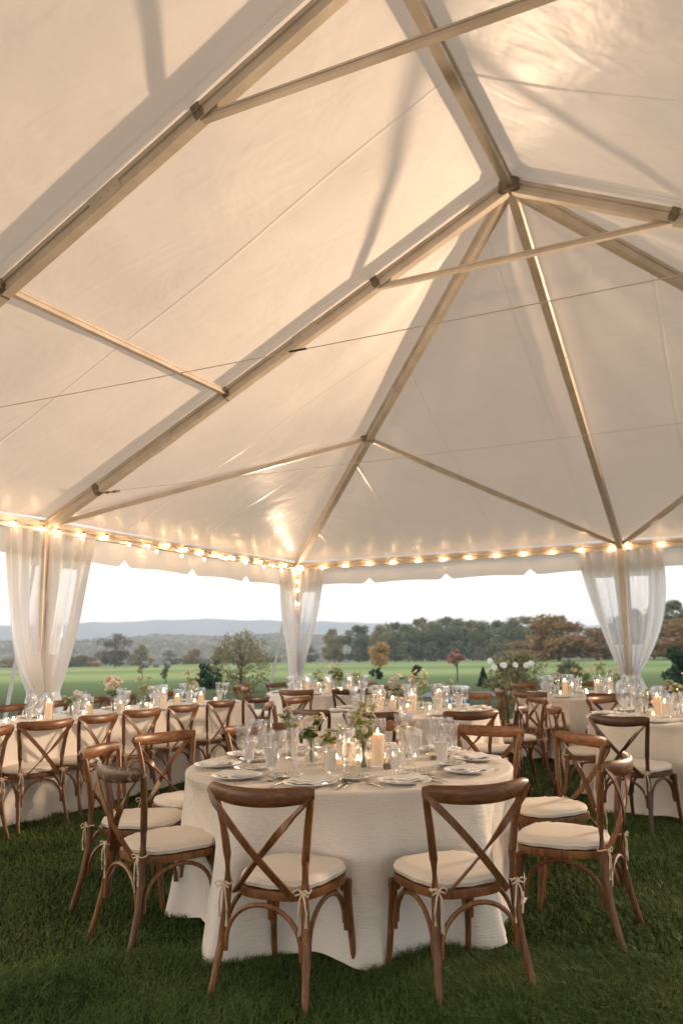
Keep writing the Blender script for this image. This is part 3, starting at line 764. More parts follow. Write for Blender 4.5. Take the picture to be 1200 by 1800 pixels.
seg(tl(rr, 0, 0), tl(LEN-rr, 0, 0), n1); cornr(tl(LEN-rr, rr, 0), n1, n2); seg(tl(LEN, rr, 0), tl(LEN, LW-rr, 0), n2); cornr(tl(LEN-rr, LW-rr, 0), n2, n3)
seg(tl(LEN-rr, LW, 0), tl(rr, LW, 0), n3); cornr(tl(rr, LW-rr, 0), n3, n4); seg(tl(0, LW-rr, 0), tl(0, rr, 0), n4); cornr(tl(rr, rr, 0), n4, n1)
n = len(per); vs = []; zt = .775; rows = [(.0, zt, 0), (.008, zt-.005, 0), (.011, zt-.012, 0)] + [(.011+.03*(i/22)+.05*(i/22)**2, zt-.012-(zt-.022)*i/22, i/22) for i in range(1, 23)]
arc = np.cumsum([0]+[(per[i+1][0]-per[i][0]).length for i in range(n-1)])
for off, z, t_ in rows:
    for i, (p, nn_) in enumerate(per):
        s_ = arc[i]; f_ = math.sin(s_*11+1)+.6*math.sin(s_*19.3+2)+.8*math.sin(s_*4.1)
        q = p + nn_*(off + .028*t_**1.1*f_ + .03*t_**4*math.sin(s_*2.3)); vs.append((q.x, q.y, max(.006, z)))
k = len(rows); fs = [(a_*n+j, a_*n+(j+1) % n, (a_+1)*n+(j+1) % n, (a_+1)*n+j) for a_ in range(k-1) for j in range(n)] + [tuple(range(n))]
c = MB().add(vs, fs).build('tablecloth', M['cloth'], None); c.location = LF
tag(c, 'long ivory cloth covering the banquet table along the left side', 'tablecloth')

# ------------------------------------------------------------------ tableware prototypes
TZ = .7735
def shell(prof, th=.0016):
    inner = [(max(r-th, .0008), z) for r, z in reversed(prof)]
    return prof + inner
def goblet():
    r = thing('wine_glass', 'x', 'wine glass')
    out_ = [(.0345, 0), (.033, .003), (.010, .008), (.0045, .016), (.0042, .04), (.008, .05), (.0045, .058), (.006, .085), (.016, .096), (.029, .112), (.034, .135), (.034, .160), (.037, .190), (.045, .214)]
    inn = [(.0435, .213), (.0355, .190), (.0325, .160), (.0325, .136), (.027, .114), (.012, .100), (.001, .098)]
    MB().lathe(out_ + inn, 20).build('bowl_and_stem', M['glass'], r)
    return r
def tumbler():
    r = thing('water_glass', 'x', 'water glass')
    out_ = [(.032, 0), (.031, .003), (.012, .010), (.008, .020), (.012, .030), (.023, .042), (.028, .07), (.034, .12), (.039, .155)]
    inn = [(.037, .154), (.032, .12), (.026, .07), (.018, .048), (.001, .044)]
    MB().lathe(out_ + inn, 20).build('glass_body', M['glass'], r)
    MB().lathe([(.001, .040), (.0232, .0415), (.0286, .07), (.0346, .12), (.0356, .130), (.001, .130)], 18).build('ice_water', M['icewater'], r)
    return r
def flute():
    r = thing('champagne_flute', 'x', 'champagne flute')
    out_ = [(.032, 0), (.030, .003), (.007, .008), (.004, .02), (.004, .055), (.009, .066), (.005, .074), (.012, .088), (.021, .115), (.024, .16), (.026, .20), (.031, .228)]
    inn = [(.0296, .227), (.0246, .20), (.0226, .16), (.0195, .117), (.008, .094), (.001, .092)]
    MB().lathe(out_ + inn, 18).build('bowl_and_stem', M['glass'], r)
    return r
def plate(rad, name, cat, m_):
    o = MB().lathe([(.001, .004), (rad*.55, .003), (rad*.62, .004), (rad*.78, .012), (rad, .019), (rad*1.0, .022), (rad*.78, .016), (rad*.62, .009), (rad*.5, .008), (.001, .008)], 36).build(name, M[m_], None)
    return o
def napkin():
    mb = MB(); nx, ny = 14, 10
    def lay(z0, dx, dy, rot):
        vs = []; fs = []
        for j in range(ny+1):
            for i in range(nx+1):
                u, v = i/nx-.5, j/ny-.5
                x, y = u*.19+dx, v*.125+dy
                z = z0 + .003*math.sin(i*.9+j*.5)+.004*abs(u)*math.sin(j*.8)
                vs.append((x*math.cos(rot)-y*math.sin(rot), x*math.sin(rot)+y*math.cos(rot), z))
        for j in range(ny):
            for i in range(nx): a_ = j*(nx+1)+i; fs.append((a_, a_+1, a_+nx+2, a_+nx+1))
        o_ = len(vs); vs += [(x, y, z-.006) for x, y, z in vs]
        fs += [tuple(q+o_ for q in reversed(f)) for f in fs]
        edge = [i for i in range(nx)] + [(nx) + (nx+1)*j for j in range(ny)] + [ny*(nx+1)+nx-i for i in range(nx)] + [(ny-j)*(nx+1) for j in range(ny)]
        for a_, b_ in zip(edge, edge[1:]+edge[:1]): fs.append((b_, a_, a_+o_, b_+o_))
        mb.add(vs, fs)
    lay(.034, 0, 0, .1); lay(.043, .008, .006, -.05)
    return mb.build('napkin', M['napkin'], None)
def cutlery(kind):
    mb = MB()
    if kind == 'fork':
        mb.strip([(0, -.09, .004), (0, -.02, .006), (0, .03, .004)], (1, 0, 0), .007, .0022)
        mb.strip([(0, .03, .004), (0, .05, .003), (0, .062, .005)], (1, 0, 0), .020, .002)
        for i in range(4): mb.strip([(-.0085+.0057*i, .06, .005), (-.0085+.0057*i, .098, .008)], (1, 0, 0), .0026, .0018)
    elif kind == 'knife':
        mb.strip([(0, -.11, .004), (0, -.01, .005)], (1, 0, 0), .010, .005); mb.strip([(0, -.01, .005), (.002, .11, .004)], (1, 0, 0), .016, .0015)
    else:
        mb.strip([(0, -.09, .004), (0, .0, .006), (0, .055, .004)], (1, 0, 0), .007, .0024)
        mb.lathe([(.001, .001), (.012, .002), (.018, .006), (.019, .007), (.011, .0035), (.001, .002)], 14, (0, .075, 0))
    return mb.build(kind, M['silver'], None)
class Solo(Proto): pass
P_gob, P_tum, P_flu = Proto(goblet()), Proto(tumbler()), Proto(flute())
P_plate, P_bread = Proto(plate(.135, 'dinner_plate', 'plate', 'china')), Proto(plate(.088, 'bread_plate', 'plate', 'wreath'))
P_nap = Proto(napkin()); P_fork, P_knife, P_spoon = (Proto(cutlery(k)) for k in ('fork', 'knife', 'spoon'))

def setting(c, ang, R, where, full=True, edge=None):
    """ang: direction (radians) from the table's middle to the seat; c: a point R from the table edge"""
    d = Vector((math.cos(ang), math.sin(ang), 0)); s_ = Vector((-d.y, d.x, 0))     # s_: to the right of the guest looking inwards
    base = Vector((c[0], c[1], TZ)); rz = ang + PI/2
    def pos(inn, side): return base + d*(R-inn) + s_*side
    j = lambda k=.012: rnd.uniform(-k, k)
    P_plate.put(pos(.17, 0), rz, 'white dinner plate, ' + where, 'dinner plates', cat='plate')
    P_nap.put(pos(.17, .0) + Vector((j(), j(), -.012)), rz + rnd.uniform(-.4, .4), 'folded white napkin lying on plate, ' + where, 'folded napkins', cat='napkin')
    if full:
        P_bread.put(pos(.37, -.19), rz, 'small plate with leaf wreath rim, ' + where, 'leaf rimmed plates', cat='plate')
        P_fork.put(pos(.16, -.165), rz + j(.1), 'silver fork left of the plate, ' + where, 'silver forks', cat='fork')
        P_knife.put(pos(.17, .155), rz + j(.1), 'silver knife beside the plate, ' + where, 'silver knives', cat='knife')
        P_spoon.put(pos(.17, .19), rz + j(.1), 'silver spoon right of the knife, ' + where, 'silver spoons', cat='spoon')
    P_gob.put(pos(.33+j(), .135+j()), j(3), 'clear flared wine glass, ' + where, 'wine glasses', scale=1.12, cat='wine glass')
    P_tum.put(pos(.36+j(), .045+j()), j(3), 'footed glass of iced water, ' + where, 'water glasses', scale=1.12, cat='water glass')
    P_flu.put(pos(.43+j(), .12+j()), j(3), 'tall clear champagne flute, ' + where, 'champagne flutes', scale=1.08, cat='champagne flute')

def seat_names(c, angs, tname):
    out_ = {}
    L = sorted([a_ for a_ in angs if math.cos(a_) < 0], key=lambda a_: math.sin(a_)); Rr = sorted([a_ for a_ in angs if math.cos(a_) >= 0], key=lambda a_: math.sin(a_))
    rk = ['front', 'second', 'third', 'fourth', 'rear', 'rearmost']
    for lst, sd_ in ((L, 'left'), (Rr, 'right')):
        for i, a_ in enumerate(lst): out_[a_] = f'{rk[i]} place on {sd_} side of {tname}'
    return out_
def lay_table(key, a0, tname, full):
    x, y, R = TB[key]; angs = [math.radians(a0+36*i) for i in range(10)]; nm = seat_names((x, y), angs, tname)
    for a_ in angs: setting((x, y), a_, R, nm[a_], full)
lay_table('near', -105, 'near round table', True)
lay_table('middle', -105, 'middle table', False)
lay_table('corner', -105, 'far corner table', False)
lay_table('far_right', -96, 'far right table', False)
lay_table('right', -134, 'right edge table', False)
for i in range(9):
    u = .28+.62*i + 1.0
    if u > LEN-.2: break
    for w_, dr, sd_ in ((0, A, 'near'), (LW, -A, 'far')):
        p = LF + tl(u, w_, 0); ang = math.atan2(dr.y, dr.x)
        setting((p.x, p.y), ang, 0, f'seat {["one","two","three","four","five","six","seven","eight","nine"][i]} from left, {sd_} side of long table', False)

# ------------------------------------------------------------------ candles, vases, flowers
def pillar(h=.17, r=.036):
    t = thing('pillar_candle', 'x', 'candle')
    MB().lathe([(.001, 0), (r, 0), (r, h-.004), (r-.004, h), (r-.010, h-.006), (.001, h-.012)], 24).build('wax', M['wax'], t)
    w_ = MB().tube([(0, 0, h-.012), (.001, 0, h+.006)], .0012, 5).build('wick', M['cord'], t)
    MB().lathe([(.001, 0), (.004, .005), (.0045, .010), (.0025, .020), (.0008, .028)], 10, (0, 0, h+.001)).build('flame', M['flame'], t)
    return t
def hurricane(h, r):
    o = MB().lathe([(.001, 0), (r, 0), (r+.001, .003), (r, .008), (r, h-.003), (r+.001, h), (r-.002, h), (r-.0025, .010), (.001, .008)], 28).build('hurricane_vase', M['glass'], None)
    return o
def votive():
    t = thing('votive_candle', 'x', 'candle')
    MB().lathe([(.001, 0), (.026, 0), (.029, .004), (.033, .065), (.031, .065), (.027, .006), (.001, .005)], 20).build('glass_cup', M['glass'], t)
    MB().lathe([(.001, .007), (.026, .007), (.027, .034), (.001, .032)], 16).build('wax', M['wax'], t)
    MB().lathe([(.001, 0), (.004, .005), (.0045, .010), (.0025, .02), (.0006, .028)], 8, (0, 0, .034)).build('flame', M['flame'], t)
    return t
P_pil, P_pil_s, P_vot = Proto(pillar()), Proto(pillar(.10, .036)), Proto(votive())
P_hur, P_hur_s = Proto(hurricane(.265, .050)), Proto(hurricane(.19, .050))
def vase_o(h=.15, r=.038):
    t = thing('bud_vase', 'x', 'vase')
    MB().lathe([(.001, 0), (r, 0), (r+.002, .006), (r*.98, .05), (r*.62, h*.72), (r*.6, h*.85), (r*.78, h), (r*.70, h), (r*.52, h*.84), (r*.56, h*.72), (r*.9, .05), (r*.9, .01), (.001, .008)], 24).build('glass_body', M['glass'], t)
    MB().lathe([(.001, .009), (r*.88, .011), (r*.88, .05), (r*.60, h*.6), (.001, h*.6)], 20).build('water', M['water'], t)
    return t
P_vas = Proto(vase_o())
def rot_to(d): return Vector(d).to_track_quat('Z', 'Y').to_matrix()
def petal_flower(mb, c, d, size, rows=3, open_=.9, r_=rnd):
    Rm = rot_to(d); c = Vector(c)
    for k in range(rows):
        n_ = 5+k; tilt = .25+open_*k/max(1, rows-1)*1.0; ln_ = size*(.55+.45*k/max(1, rows-1))
        for i in range(n_):
            a_ = 2*PI*i/n_+k*.5+r_.uniform(-.15, .15); tt = tilt+r_.uniform(-.12, .12)
            e1 = Vector((math.cos(a_), math.sin(a_), 0)); e2 = Vector((-math.sin(a_), math.cos(a_), 0)); vs = []
            for q in range(4):
                s_ = q/3; an = tt*(.6+.6*s_); rad = ln_*s_*math.sin(an); hz = ln_*s_*math.cos(an)*.8; wd = ln_*.42*math.sin(PI*(.12+.72*s_))
                for w_ in (-1, 0, 1): vs.append(c + Rm @ (e1*(rad-.15*wd*(w_*w_)*-1*.0)+e2*wd*w_+Vector((0, 0, hz+.18*wd*w_*w_))))
            fs = [(q*3+w_, q*3+w_+1, q*3+w_+4, q*3+w_+3) for q in range(3) for w_ in range(2)]
            mb.add(vs, fs)
    mb.ball(c + Rm @ Vector((0, 0, size*.12)), size*.22, 8, 5)
def leaf(mb, p, d, ln_, w_, r_=rnd):
    p = Vector(p); d = Vector(d).normalized(); s_ = d.cross(Up)
    if s_.length < .1: s_ = Vector((1, 0, 0))
    s_.normalize(); s_ = (Matrix.Rotation(r_.uniform(-1, 1), 3, d) @ s_); nn_ = s_.cross(d); vs = []
    for q in range(6):
        t_ = q/5; c_ = p + d*ln_*t_ - Up*ln_*.25*t_*t_; ww = w_*math.sin(PI*min(.98, .06+.92*t_))**.8
        vs += [c_ - s_*ww + nn_*ww*.25, c_, c_ + s_*ww + nn_*ww*.25]
    mb.add(vs, [(q*3+a_, q*3+a_+1, q*3+a_+4, q*3+a_+3) for q in range(5) for a_ in range(2)])
def umbel(mb, c, r, n_, r_=rnd):
    for i in range(n_):
        a_ = r_.uniform(0, 2*PI); q = r*math.sqrt(r_.random()); mb.ball((c[0]+q*math.cos(a_), c[1]+q*math.sin(a_), c[2]+.25*r*(1-(q/r)**2)+r_.uniform(-.004, .004)), r_.uniform(.0035, .006), 5, 4)
def bouquet(name, label, loc, h, spread, nb, seed, kinds=('petal',), nleaf=14, numb=2, leafm='leaf', bs=.03, gy=.09):
    """h: height of the tallest bloom above the table, gy: where the stems cross the vase neck"""
    r_ = random.Random(seed); t = thing(name, label, 'flowers', loc, 0, 'flower sprays in glass vases')
    st, lf = MB(), MB(); blooms = []; um = MB()
    heads = []
    for i in range(nb+numb):
        a_ = 2*PI*(i+r_.random()*.6)/(nb+numb); q = spread*(.25+.75*r_.random()); z = h*(.62+.38*r_.random()) if i else h
        heads.append(Vector((q*math.cos(a_), q*math.sin(a_), z)))
    for i, hd in enumerate(heads):
        ft = Vector((-hd.x*.25, -hd.y*.25, .014)); nk = Vector((hd.x*.12, hd.y*.12, gy+.03)); 
        pts = [ft, nk, lerp(nk, hd, .5) + Vector((hd.x*.1, hd.y*.1, .01)), hd]
        st.tube(pts, .0018, 5)
        if i < nb: blooms.append(hd)
        else:
            um = MB(); umbel(um, (0, 0, 0), r_.uniform(.022, .036), 42, r_); um.build('umbel', M['petal_lime'], t, loc=hd)
            for q in range(6):
                a_ = q*PI/3; st.tube([hd - Up*.02, hd + Vector((math.cos(a_)*.02, math.sin(a_)*.02, 0))], .0008, 3)
    for i in range(nleaf):
        hd = r_.choice(heads); f_ = r_.uniform(.15, .85); nk = Vector((hd.x*.12, hd.y*.12, gy+.03)); p = lerp(nk, hd, f_)
        a_ = r_.uniform(0, 2*PI); leaf(lf, p, (math.cos(a_), math.sin(a_), r_.uniform(.1, .9)), r_.uniform(.042, .078), r_.uniform(.013, .023), r_)
    st.build('stems', M['stem'], t); lf.build('leaves', M[leafm], t)
    for i, hd in enumerate(blooms):
        mb = MB(); d_ = Vector((hd.x*2, hd.y*2, .10)) + Vector((0, -.05, 0)); petal_flower(mb, (0, 0, 0), d_, bs*r_.uniform(.85, 1.3), 4 if bs > .025 else 3, .9, r_)
        mb.build('blossom', M[kinds[i % len(kinds)]], t, loc=hd)
    return t
def vase_set(x, y, where, h, spread, nb, seed, **kw):
    P_vas.put((x, y, TZ), 0, 'small clear bud vase, ' + where, 'bud vases', cat='vase')
    bouquet('flower_spray', kw.pop('lab'), (x, y, TZ), h, spread, nb, seed, **kw)
def candle(x, y, where, small=False, hs=None):
    (P_pil_s if small else P_pil).put((x, y, TZ+.0085), 0, 'lit ivory pillar candle, ' + where, 'pillar candles', cat='candle')
    (P_hur_s if small else P_hur).put((x, y, TZ), 0, 'clear glass cylinder round the candle, ' + where, 'hurricane vases', cat='vase')
def vot(x, y, where): P_vot.put((x, y, TZ), 0, 'small votive candle in glass, ' + where, 'votive candles', cat='candle')
N1 = 'near table'
candle(.185, 4.80, 'right of near table flowers'); candle(-.03, 5.20, 'back middle of near table', True); candle(.02, 5.02, 'middle of near table behind the flute', True)
for x, y, l in ((.28, 4.95, 'beside the pillar candle on near table'), (.07, 4.83, 'centre of near table'), (-.05, 4.90, 'left of centre on near table'), (-.12, 5.12, 'back left of near table centre'), (.33, 5.15, 'back right of near table centre')): vot(x, y, l)
vase_set(.10, 4.68, 'with three thick stems on near table', .36, .10, 8, 11, lab='tallest white and lime flowers in the middle of the near table', kinds=('petal',), nleaf=22, numb=8, leafm='leaf_pale', bs=.034)
vase_set(-.20, 4.93, 'left of the near table centre', .27, .09, 8, 12, lab='white roses with dark leaves, left of centre on the near table', kinds=('petal',), nleaf=24, numb=2, bs=.034)
vase_set(-.09, 4.74, 'shortest, in front on near table', .22, .08, 5, 13, lab='low pale leafy sprig at the front centre of the near table', nleaf=18, numb=3, leafm='leaf_pale', bs=.026)
vase_set(.36, 5.05, 'right of the pillar candle on near table', .23, .085, 4, 14, lab='low lime foliage right of the pillar candle on the near table', nleaf=26, numb=5, leafm='leaf_pale', bs=.022)
vase_set(-.34, 5.15, 'far left of near table centre', .30, .05, 2, 15, lab='single drooping cream bloom at back left of the near table', nleaf=5, numb=2, bs=.03)
# salt and pepper in a little dark holder, and the table card
t = thing('salt_and_pepper', 'tiny salt and pepper shakers in dark holder on the near table', 'shaker', (.232, 4.70, TZ), .3)
MB().box((0, 0, .014), (.042, .024, .028), bev=.002).build('holder', M['bracket'], t)
for s_ in (-1, 1): MB().lathe([(.001, .026), (.008, .028), (.009, .042), (.005, .046), (.006, .052), (.001, .055)], 10, (s_*.012, 0, 0)).build('shaker', M['silver'], t)
o = MB().box((0, 0, .10), (.006, .10, .20), bev=.001).build('table_card', M['card'], None, False); o.location = (-.29, 4.84, TZ); o.rotation_euler = (0, .05, .25)
tag(o, 'upright translucent white table card left of the near table flowers', 'card')
def centre(key, where, seed, big=1.0):
    x, y, R = TB[key]; r_ = random.Random(seed)
    d1 = Vector((math.cos(seed), math.sin(seed)))
    for i, (dx, dy, sm_) in enumerate(((-.30, .0, False), (.02, -.35, False), (-.15, .22, True), (.33, .12, False))):
        candle(x+dx, y+dy, ['left', 'front', 'back left', 'right'][i] + ' of centre, ' + where, sm_)
    for i, (dx, dy) in enumerate(((-.1, -.28), (.2, -.25), (-.42, -.2), (.42, -.12), (.0, .1))):
        vot(x+dx, y+dy, ['front left', 'front right', 'far left', 'far right', 'middle'][i] + ', ' + where)
    for i, (dx, dy, h, nb, km, lm) in enumerate(((.12, -.12, .40, 6, ('petal', 'petal_blush'), 'leaf_pale'), (-.12, -.05, .36, 4, ('petal',), 'leaf'), (-.38, .12, .24, 4, ('petal_blush', 'petal'), 'leaf'), (.42, .22, .28, 4, ('petal',), 'leaf_pale'))):
        wn_ = ['right of centre', 'left of centre', 'left end', 'right end'][i]
        vase_set(x+dx, y+dy, wn_ + ', ' + where, h*big, .10, nb, seed*10+i, lab=['tall airy white and blush flowers', 'tall white blooms with filler', 'low blush blooms', 'pale leafy sprig'][i] + ', ' + wn_ + ' of ' + where, kinds=km, nleaf=16, numb=4, leafm=lm, bs=.036)
centre('middle', 'middle table', 3); centre('corner', 'far corner table', 4); centre('far_right', 'far right table', 5, 1.12); centre('right', 'right edge table', 6)
def onlong(u, w_): p = LF + tl(u, w_, 0); return p.x, p.y
for i, (u, w_, sm_, wh) in enumerate(((1.9, .62, False, 'far left of long table'), (2.72, .42, False, 'near the front edge at left of long table'), (3.62, .55, False, 'tallest at left of long table'), (4.25, .62, True, 'left of roses on long table'), (4.5, .4, True, 'before the roses on long table'), (5.35, .5, False, 'middle of long table'), (5.75, .6, True, 'right middle of long table'), (6.1, .5, True, 'right end of long table'))):
    candle(*onlong(u, w_), wh, sm_)
for i, (u, w_) in enumerate(((2.2, .5), (3.05, .5), (3.25, .62), (3.4, .42), (4.0, .45), (4.75, .5), (5.0, .4), (5.2, .62), (5.9, .45), (6.3, .42))):
    vot(*onlong(u, w_), ['first', 'second', 'third', 'fourth', 'fifth', 'sixth', 'seventh', 'eighth', 'ninth', 'last'][i] + ' from left along long table')
for i, (u, w_, h, nb, bs, lab, lm, km) in enumerate(((2.95, .60, .16, 1, .02, 'low green leafy sprig at the left of the long table', 'leaf_pale', ('petal',)),
        (3.95, .58, .24, 4, .04, 'low cream blooms left of the roses on the long table', 'leaf', ('petal', 'petal_blush')),
        (4.55, .55, .34, 5, .062, 'large white rose cluster in the middle of the long table', 'leaf', ('petal', 'petal_blush')),
        (5.05, .55, .36, 4, .045, 'tall lime and white flowers right of the roses, long table', 'leaf_pale', ('petal', 'petal_blush')),
        (5.95, .55, .40, 4, .045, 'tall white stock flowers at the right of the long table', 'leaf_pale', ('petal',)))):
    x, y = onlong(u, w_); vase_set(x, y, ['far left', 'left', 'under the roses', 'right of roses', 'right end'][i] + ' of long table', h, .09, nb, 60+i, lab=lab, kinds=km, nleaf=18, numb=3, leafm=lm, bs=bs)

# small things outside the tent
t = thing('cooler', 'blue cooler box with white lid standing on grass beyond the tent', 'cooler', (2.55, 20.0, 0), .1)
MB().box((0, 0, .20), (.80, .42, .38), bev=.03).build('box', noisy('blue_plastic', [(.3, (.06, .20, .32)), (.7, (.08, .25, .38))], 6, rough=.4, bmp=.05), t)
MB().box((0, 0, .425), (.84, .46, .07), bev=.025).build('lid', M['china'], t)
MB().tube([(-.42, 0, .30), (-.46, 0, .28), (-.46, 0, .22), (-.42, 0, .20)], .012, 6).build('handle', M['fixture'], t)
t = thing('serving_stand', 'small folding stand behind the middle table', 'stand', (1.02, 14.4, 0), .2)
MB().box((0, 0, .72), (.42, .36, .03), bev=.005).build('tray', M['wood_dark'], t)
for sx in (-1, 1):
    for sy in (-1, 1): MB().tube([(sx*.17, sy*.14, .71), (-sx*.17, sy*.14, 0)], .012, 6).build('leg', M['wood_dark'], t)
t = thing('glass_rack', 'grey and white plastic glass rack on the stand behind middle table', 'rack', (1.02, 14.4, .736), .2)
gr = noisy('grey_plastic', [(.3, (.35, .37, .42)), (.7, (.45, .47, .52))], 6, rough=.5, bmp=.05)
mb = MB().box((0, 0, .01), (.34, .30, .02))
for i in range(5):
    for s_ in (-1, 1): mb.box((-.16+.08*i, s_*.145, .09), (.016, .012, .15))
    for s_ in (-1, 1): mb.box((s_*.165, -.13+.065*i, .09), (.012, .016, .15))
for z in (.02, .09, .165):
    for s_ in (-1, 1): mb.box((0, s_*.152, z), (.35, .01, .014)); mb.box((s_*.172, 0, z), (.01, .31, .014))
mb.build('crate', gr, t, False)

# ------------------------------------------------------------------ terrain
def hgt(x, y):
    r = np.sqrt(x*x+y*y); z = np.zeros_like(r)
    z = np.where(r > 22, -.0150*(r-22), z)
    und = .35*np.sin(x*.021+1)*np.sin(y*.017)+.25*np.sin(x*.043+y*.03)
    z += und*np.clip((r-60)/120, 0, 1)
    z = np.where(r > 300, z - .03*(r-300), z)
    return z
def ground_mat():
    m, nt, b = mat('grass_ground')
    v = coords(nt); g = N(nt, 'ShaderNodeTexNoise', i_Scale=1.7, i_Detail=8); nt.links.new(v, g.inputs['Vector'])
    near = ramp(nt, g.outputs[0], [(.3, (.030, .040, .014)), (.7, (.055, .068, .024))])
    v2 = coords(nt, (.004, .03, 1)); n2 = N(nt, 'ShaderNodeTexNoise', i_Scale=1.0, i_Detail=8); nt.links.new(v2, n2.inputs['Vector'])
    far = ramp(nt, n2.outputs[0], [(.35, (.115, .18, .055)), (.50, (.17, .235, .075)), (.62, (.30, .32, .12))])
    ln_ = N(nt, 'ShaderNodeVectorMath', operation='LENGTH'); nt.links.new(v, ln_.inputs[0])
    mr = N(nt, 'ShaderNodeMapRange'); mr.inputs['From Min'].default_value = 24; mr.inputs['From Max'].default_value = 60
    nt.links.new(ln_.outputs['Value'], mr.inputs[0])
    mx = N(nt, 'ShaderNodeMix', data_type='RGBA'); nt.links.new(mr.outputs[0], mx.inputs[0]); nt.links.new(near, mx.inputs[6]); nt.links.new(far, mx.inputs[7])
    nt.links.new(mx.outputs[2], b.inputs['Base Color']); b.inputs['Roughness'].default_value = .9; b.inputs['Specular IOR Level'].default_value = .1
    bump(nt, b, g.outputs[0], .5, .03); return m
def polar(name, r0, r1, nr, a0, a1, na, fn, m_, log=True):
    rs = np.geomspace(max(r0, .5), r1, nr) if log else np.linspace(r0, r1, nr)
    th_ = np.linspace(a0, a1, na); RR, TT = np.meshgrid(rs, th_, indexing='ij')
    x, y = RR*np.cos(TT), RR*np.sin(TT); z = fn(x, y, RR, TT)
    V = np.stack([x, y, z], -1).reshape(-1, 3); i = np.arange(nr-1)[:, None]*na+np.arange(na-1)[None, :]
    F = np.stack([i, i+na, i+na+1, i+1], -1).reshape(-1, 4)
    o = np_mesh(name, V, F, m_); o.data.polygons.foreach_set('use_smooth', [True]*len(F)); return o
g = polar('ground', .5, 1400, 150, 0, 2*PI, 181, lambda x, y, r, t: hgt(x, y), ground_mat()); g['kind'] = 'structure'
# close the hole under the camera
cap = MB(); cap.add([(.5*math.cos(2*PI*i/24), .5*math.sin(2*PI*i/24), 0) for i in range(24)], [tuple(range(24))])
me2 = bmesh.new(); me2.from_mesh(g.data)
vs_ = [me2.verts.new((.52*math.cos(2*PI*i/24), .52*math.sin(2*PI*i/24), -.0005)) for i in range(24)]; me2.faces.new(vs_); me2.to_mesh(g.data); me2.free()

# wooded hills and the blue ridge
def fbm(a, seed, octs=6, base=1.0):
    r_ = np.random.RandomState(seed); z = np.zeros_like(a); amp = 1
    for k in range(octs): z += amp*np.sin(a*base*2**k*(1+.1*r_.rand())+r_.rand()*6.28); amp *= .5
    return z
def prof(az, pts):   # az in screen slope x/y -> elevation slope
    return np.interp(az, [p[0] for p in pts], [p[1] for p in pts])
ridge_pts = [(-2, .025), (-.9, .028), (-.42, .030), (-.33, .0305), (-.27, .0335), (-.2, .0350), (-.1, .0335), (-.03, .0300), (.035, .0275), (.14, .0245), (.27, .0185), (.4, .020), (.9, .024), (2, .02)]
def ridge_fn(x, y, r, t):
    s_ = x/np.maximum(y, 1); D = 3600.; top = prof(s_, ridge_pts)*D*1.0
    k = np.clip((r-2600)/1000, 0, 1); k = k*k*(3-2*k); k2 = np.clip((4600-r)/1000, 0, 1)
    return -30 + (top+30+fbm(t*40, 1)*2.0)*k*np.minimum(1, k2*1.0+.3) + fbm(t*90+r*.004, 3)*1.5*k
fm = noisy('distant_forest', [(.3, (.05, .06, .045)), (.5, (.085, .085, .055)), (.7, (.13, .10, .07))], .006, (1, 1, 1), .95, .0, spec=0)
ro = polar('mountain_ridge', 2500, 4700, 40, math.radians(35), math.radians(145), 400, ridge_fn, fm, False); tag(ro, kind='structure')
hill_pts = [(-2, .006), (-.5, .008), (-.33, .0085), (-.22, .0125), (-.15, .0105), (-.08, .0135), (.0, .006), (.1, .003), (.3, .002), (2, .004)]
rs_h = np.random.RandomState(5)
def hill_fn(x, y, r, t):
    s_ = x/np.maximum(y, 1); D = 1500.; top = prof(s_, hill_pts)*D
    k = np.clip((r-620)/880, 0, 1); k = k*k*(3-2*k); k2 = np.clip((1900-r)/400, 0, 1)
    tx = rs_h.rand(*x.shape)*9
    return -22 + (top+22)*k*(.3+.7*k2) + fbm(t*25+r*.006, 8)*1.6*k + tx*np.clip(fbm(x*.01+y*.013, 9, 3)+.9, 0, 1)
hm = noisy('autumn_woods', [(.30, (.05, .07, .035)), (.45, (.10, .10, .05)), (.56, (.20, .13, .08)), (.66, (.28, .22, .14))], .05, (1, 1, 1), .95, .0, spec=0)
ho = polar('wooded_hills', 560, 1900, 190, math.radians(45), math.radians(135), 700, hill_fn, hm, False); tag(ho, kind='structure')
# grey drive beyond the lawn
dv = MB(); vs = []; fs = []
for i in range(41):
    x = -1 + i*.5; y0 = 23.5 + .02*(x-5)**2
    for yy in (y0, y0+3.2):
        vs.append((x, yy, float(hgt(np.array([x]), np.array([yy]))[0])+.02))
for i in range(40): fs.append((i*2, i*2+2, i*2+3, i*2+1))
o = dv.add(vs, fs).build('gravel_drive', noisy('grey_gravel', [(.3, (.10, .11, .115)), (.7, (.19, .20, .21))], 14, rough=.9, bmp=.4, spec=.1), None); tag(o, kind='structure')

# ------------------------------------------------------------------ trees
def leafmat(name, stops, sc=.8, transl=.2):
    m = bpy.data.materials.new(name); m.use_nodes = True; nt = m.node_tree; b = nt.nodes['Principled BSDF']; o_ = nt.nodes['Material Output']
    v = coords(nt); n_ = N(nt, 'ShaderNodeTexNoise', i_Scale=sc, i_Detail=5); nt.links.new(v, n_.inputs['Vector'])
    c_ = ramp(nt, n_.outputs[0], stops); nt.links.new(c_, b.inputs['Base Color']); b.inputs['Roughness'].default_value = .7; b.inputs['Specular IOR Level'].default_value = .2
    t_ = N(nt, 'ShaderNodeBsdfTranslucent'); nt.links.new(c_, t_.inputs[0]); mx_ = N(nt, 'ShaderNodeMixShader'); mx_.inputs[0].default_value = transl
    nt.links.new(b.outputs[0], mx_.inputs[1]); nt.links.new(t_.outputs[0], mx_.inputs[2]); nt.links.new(mx_.outputs[0], o_.inputs[0]); return m
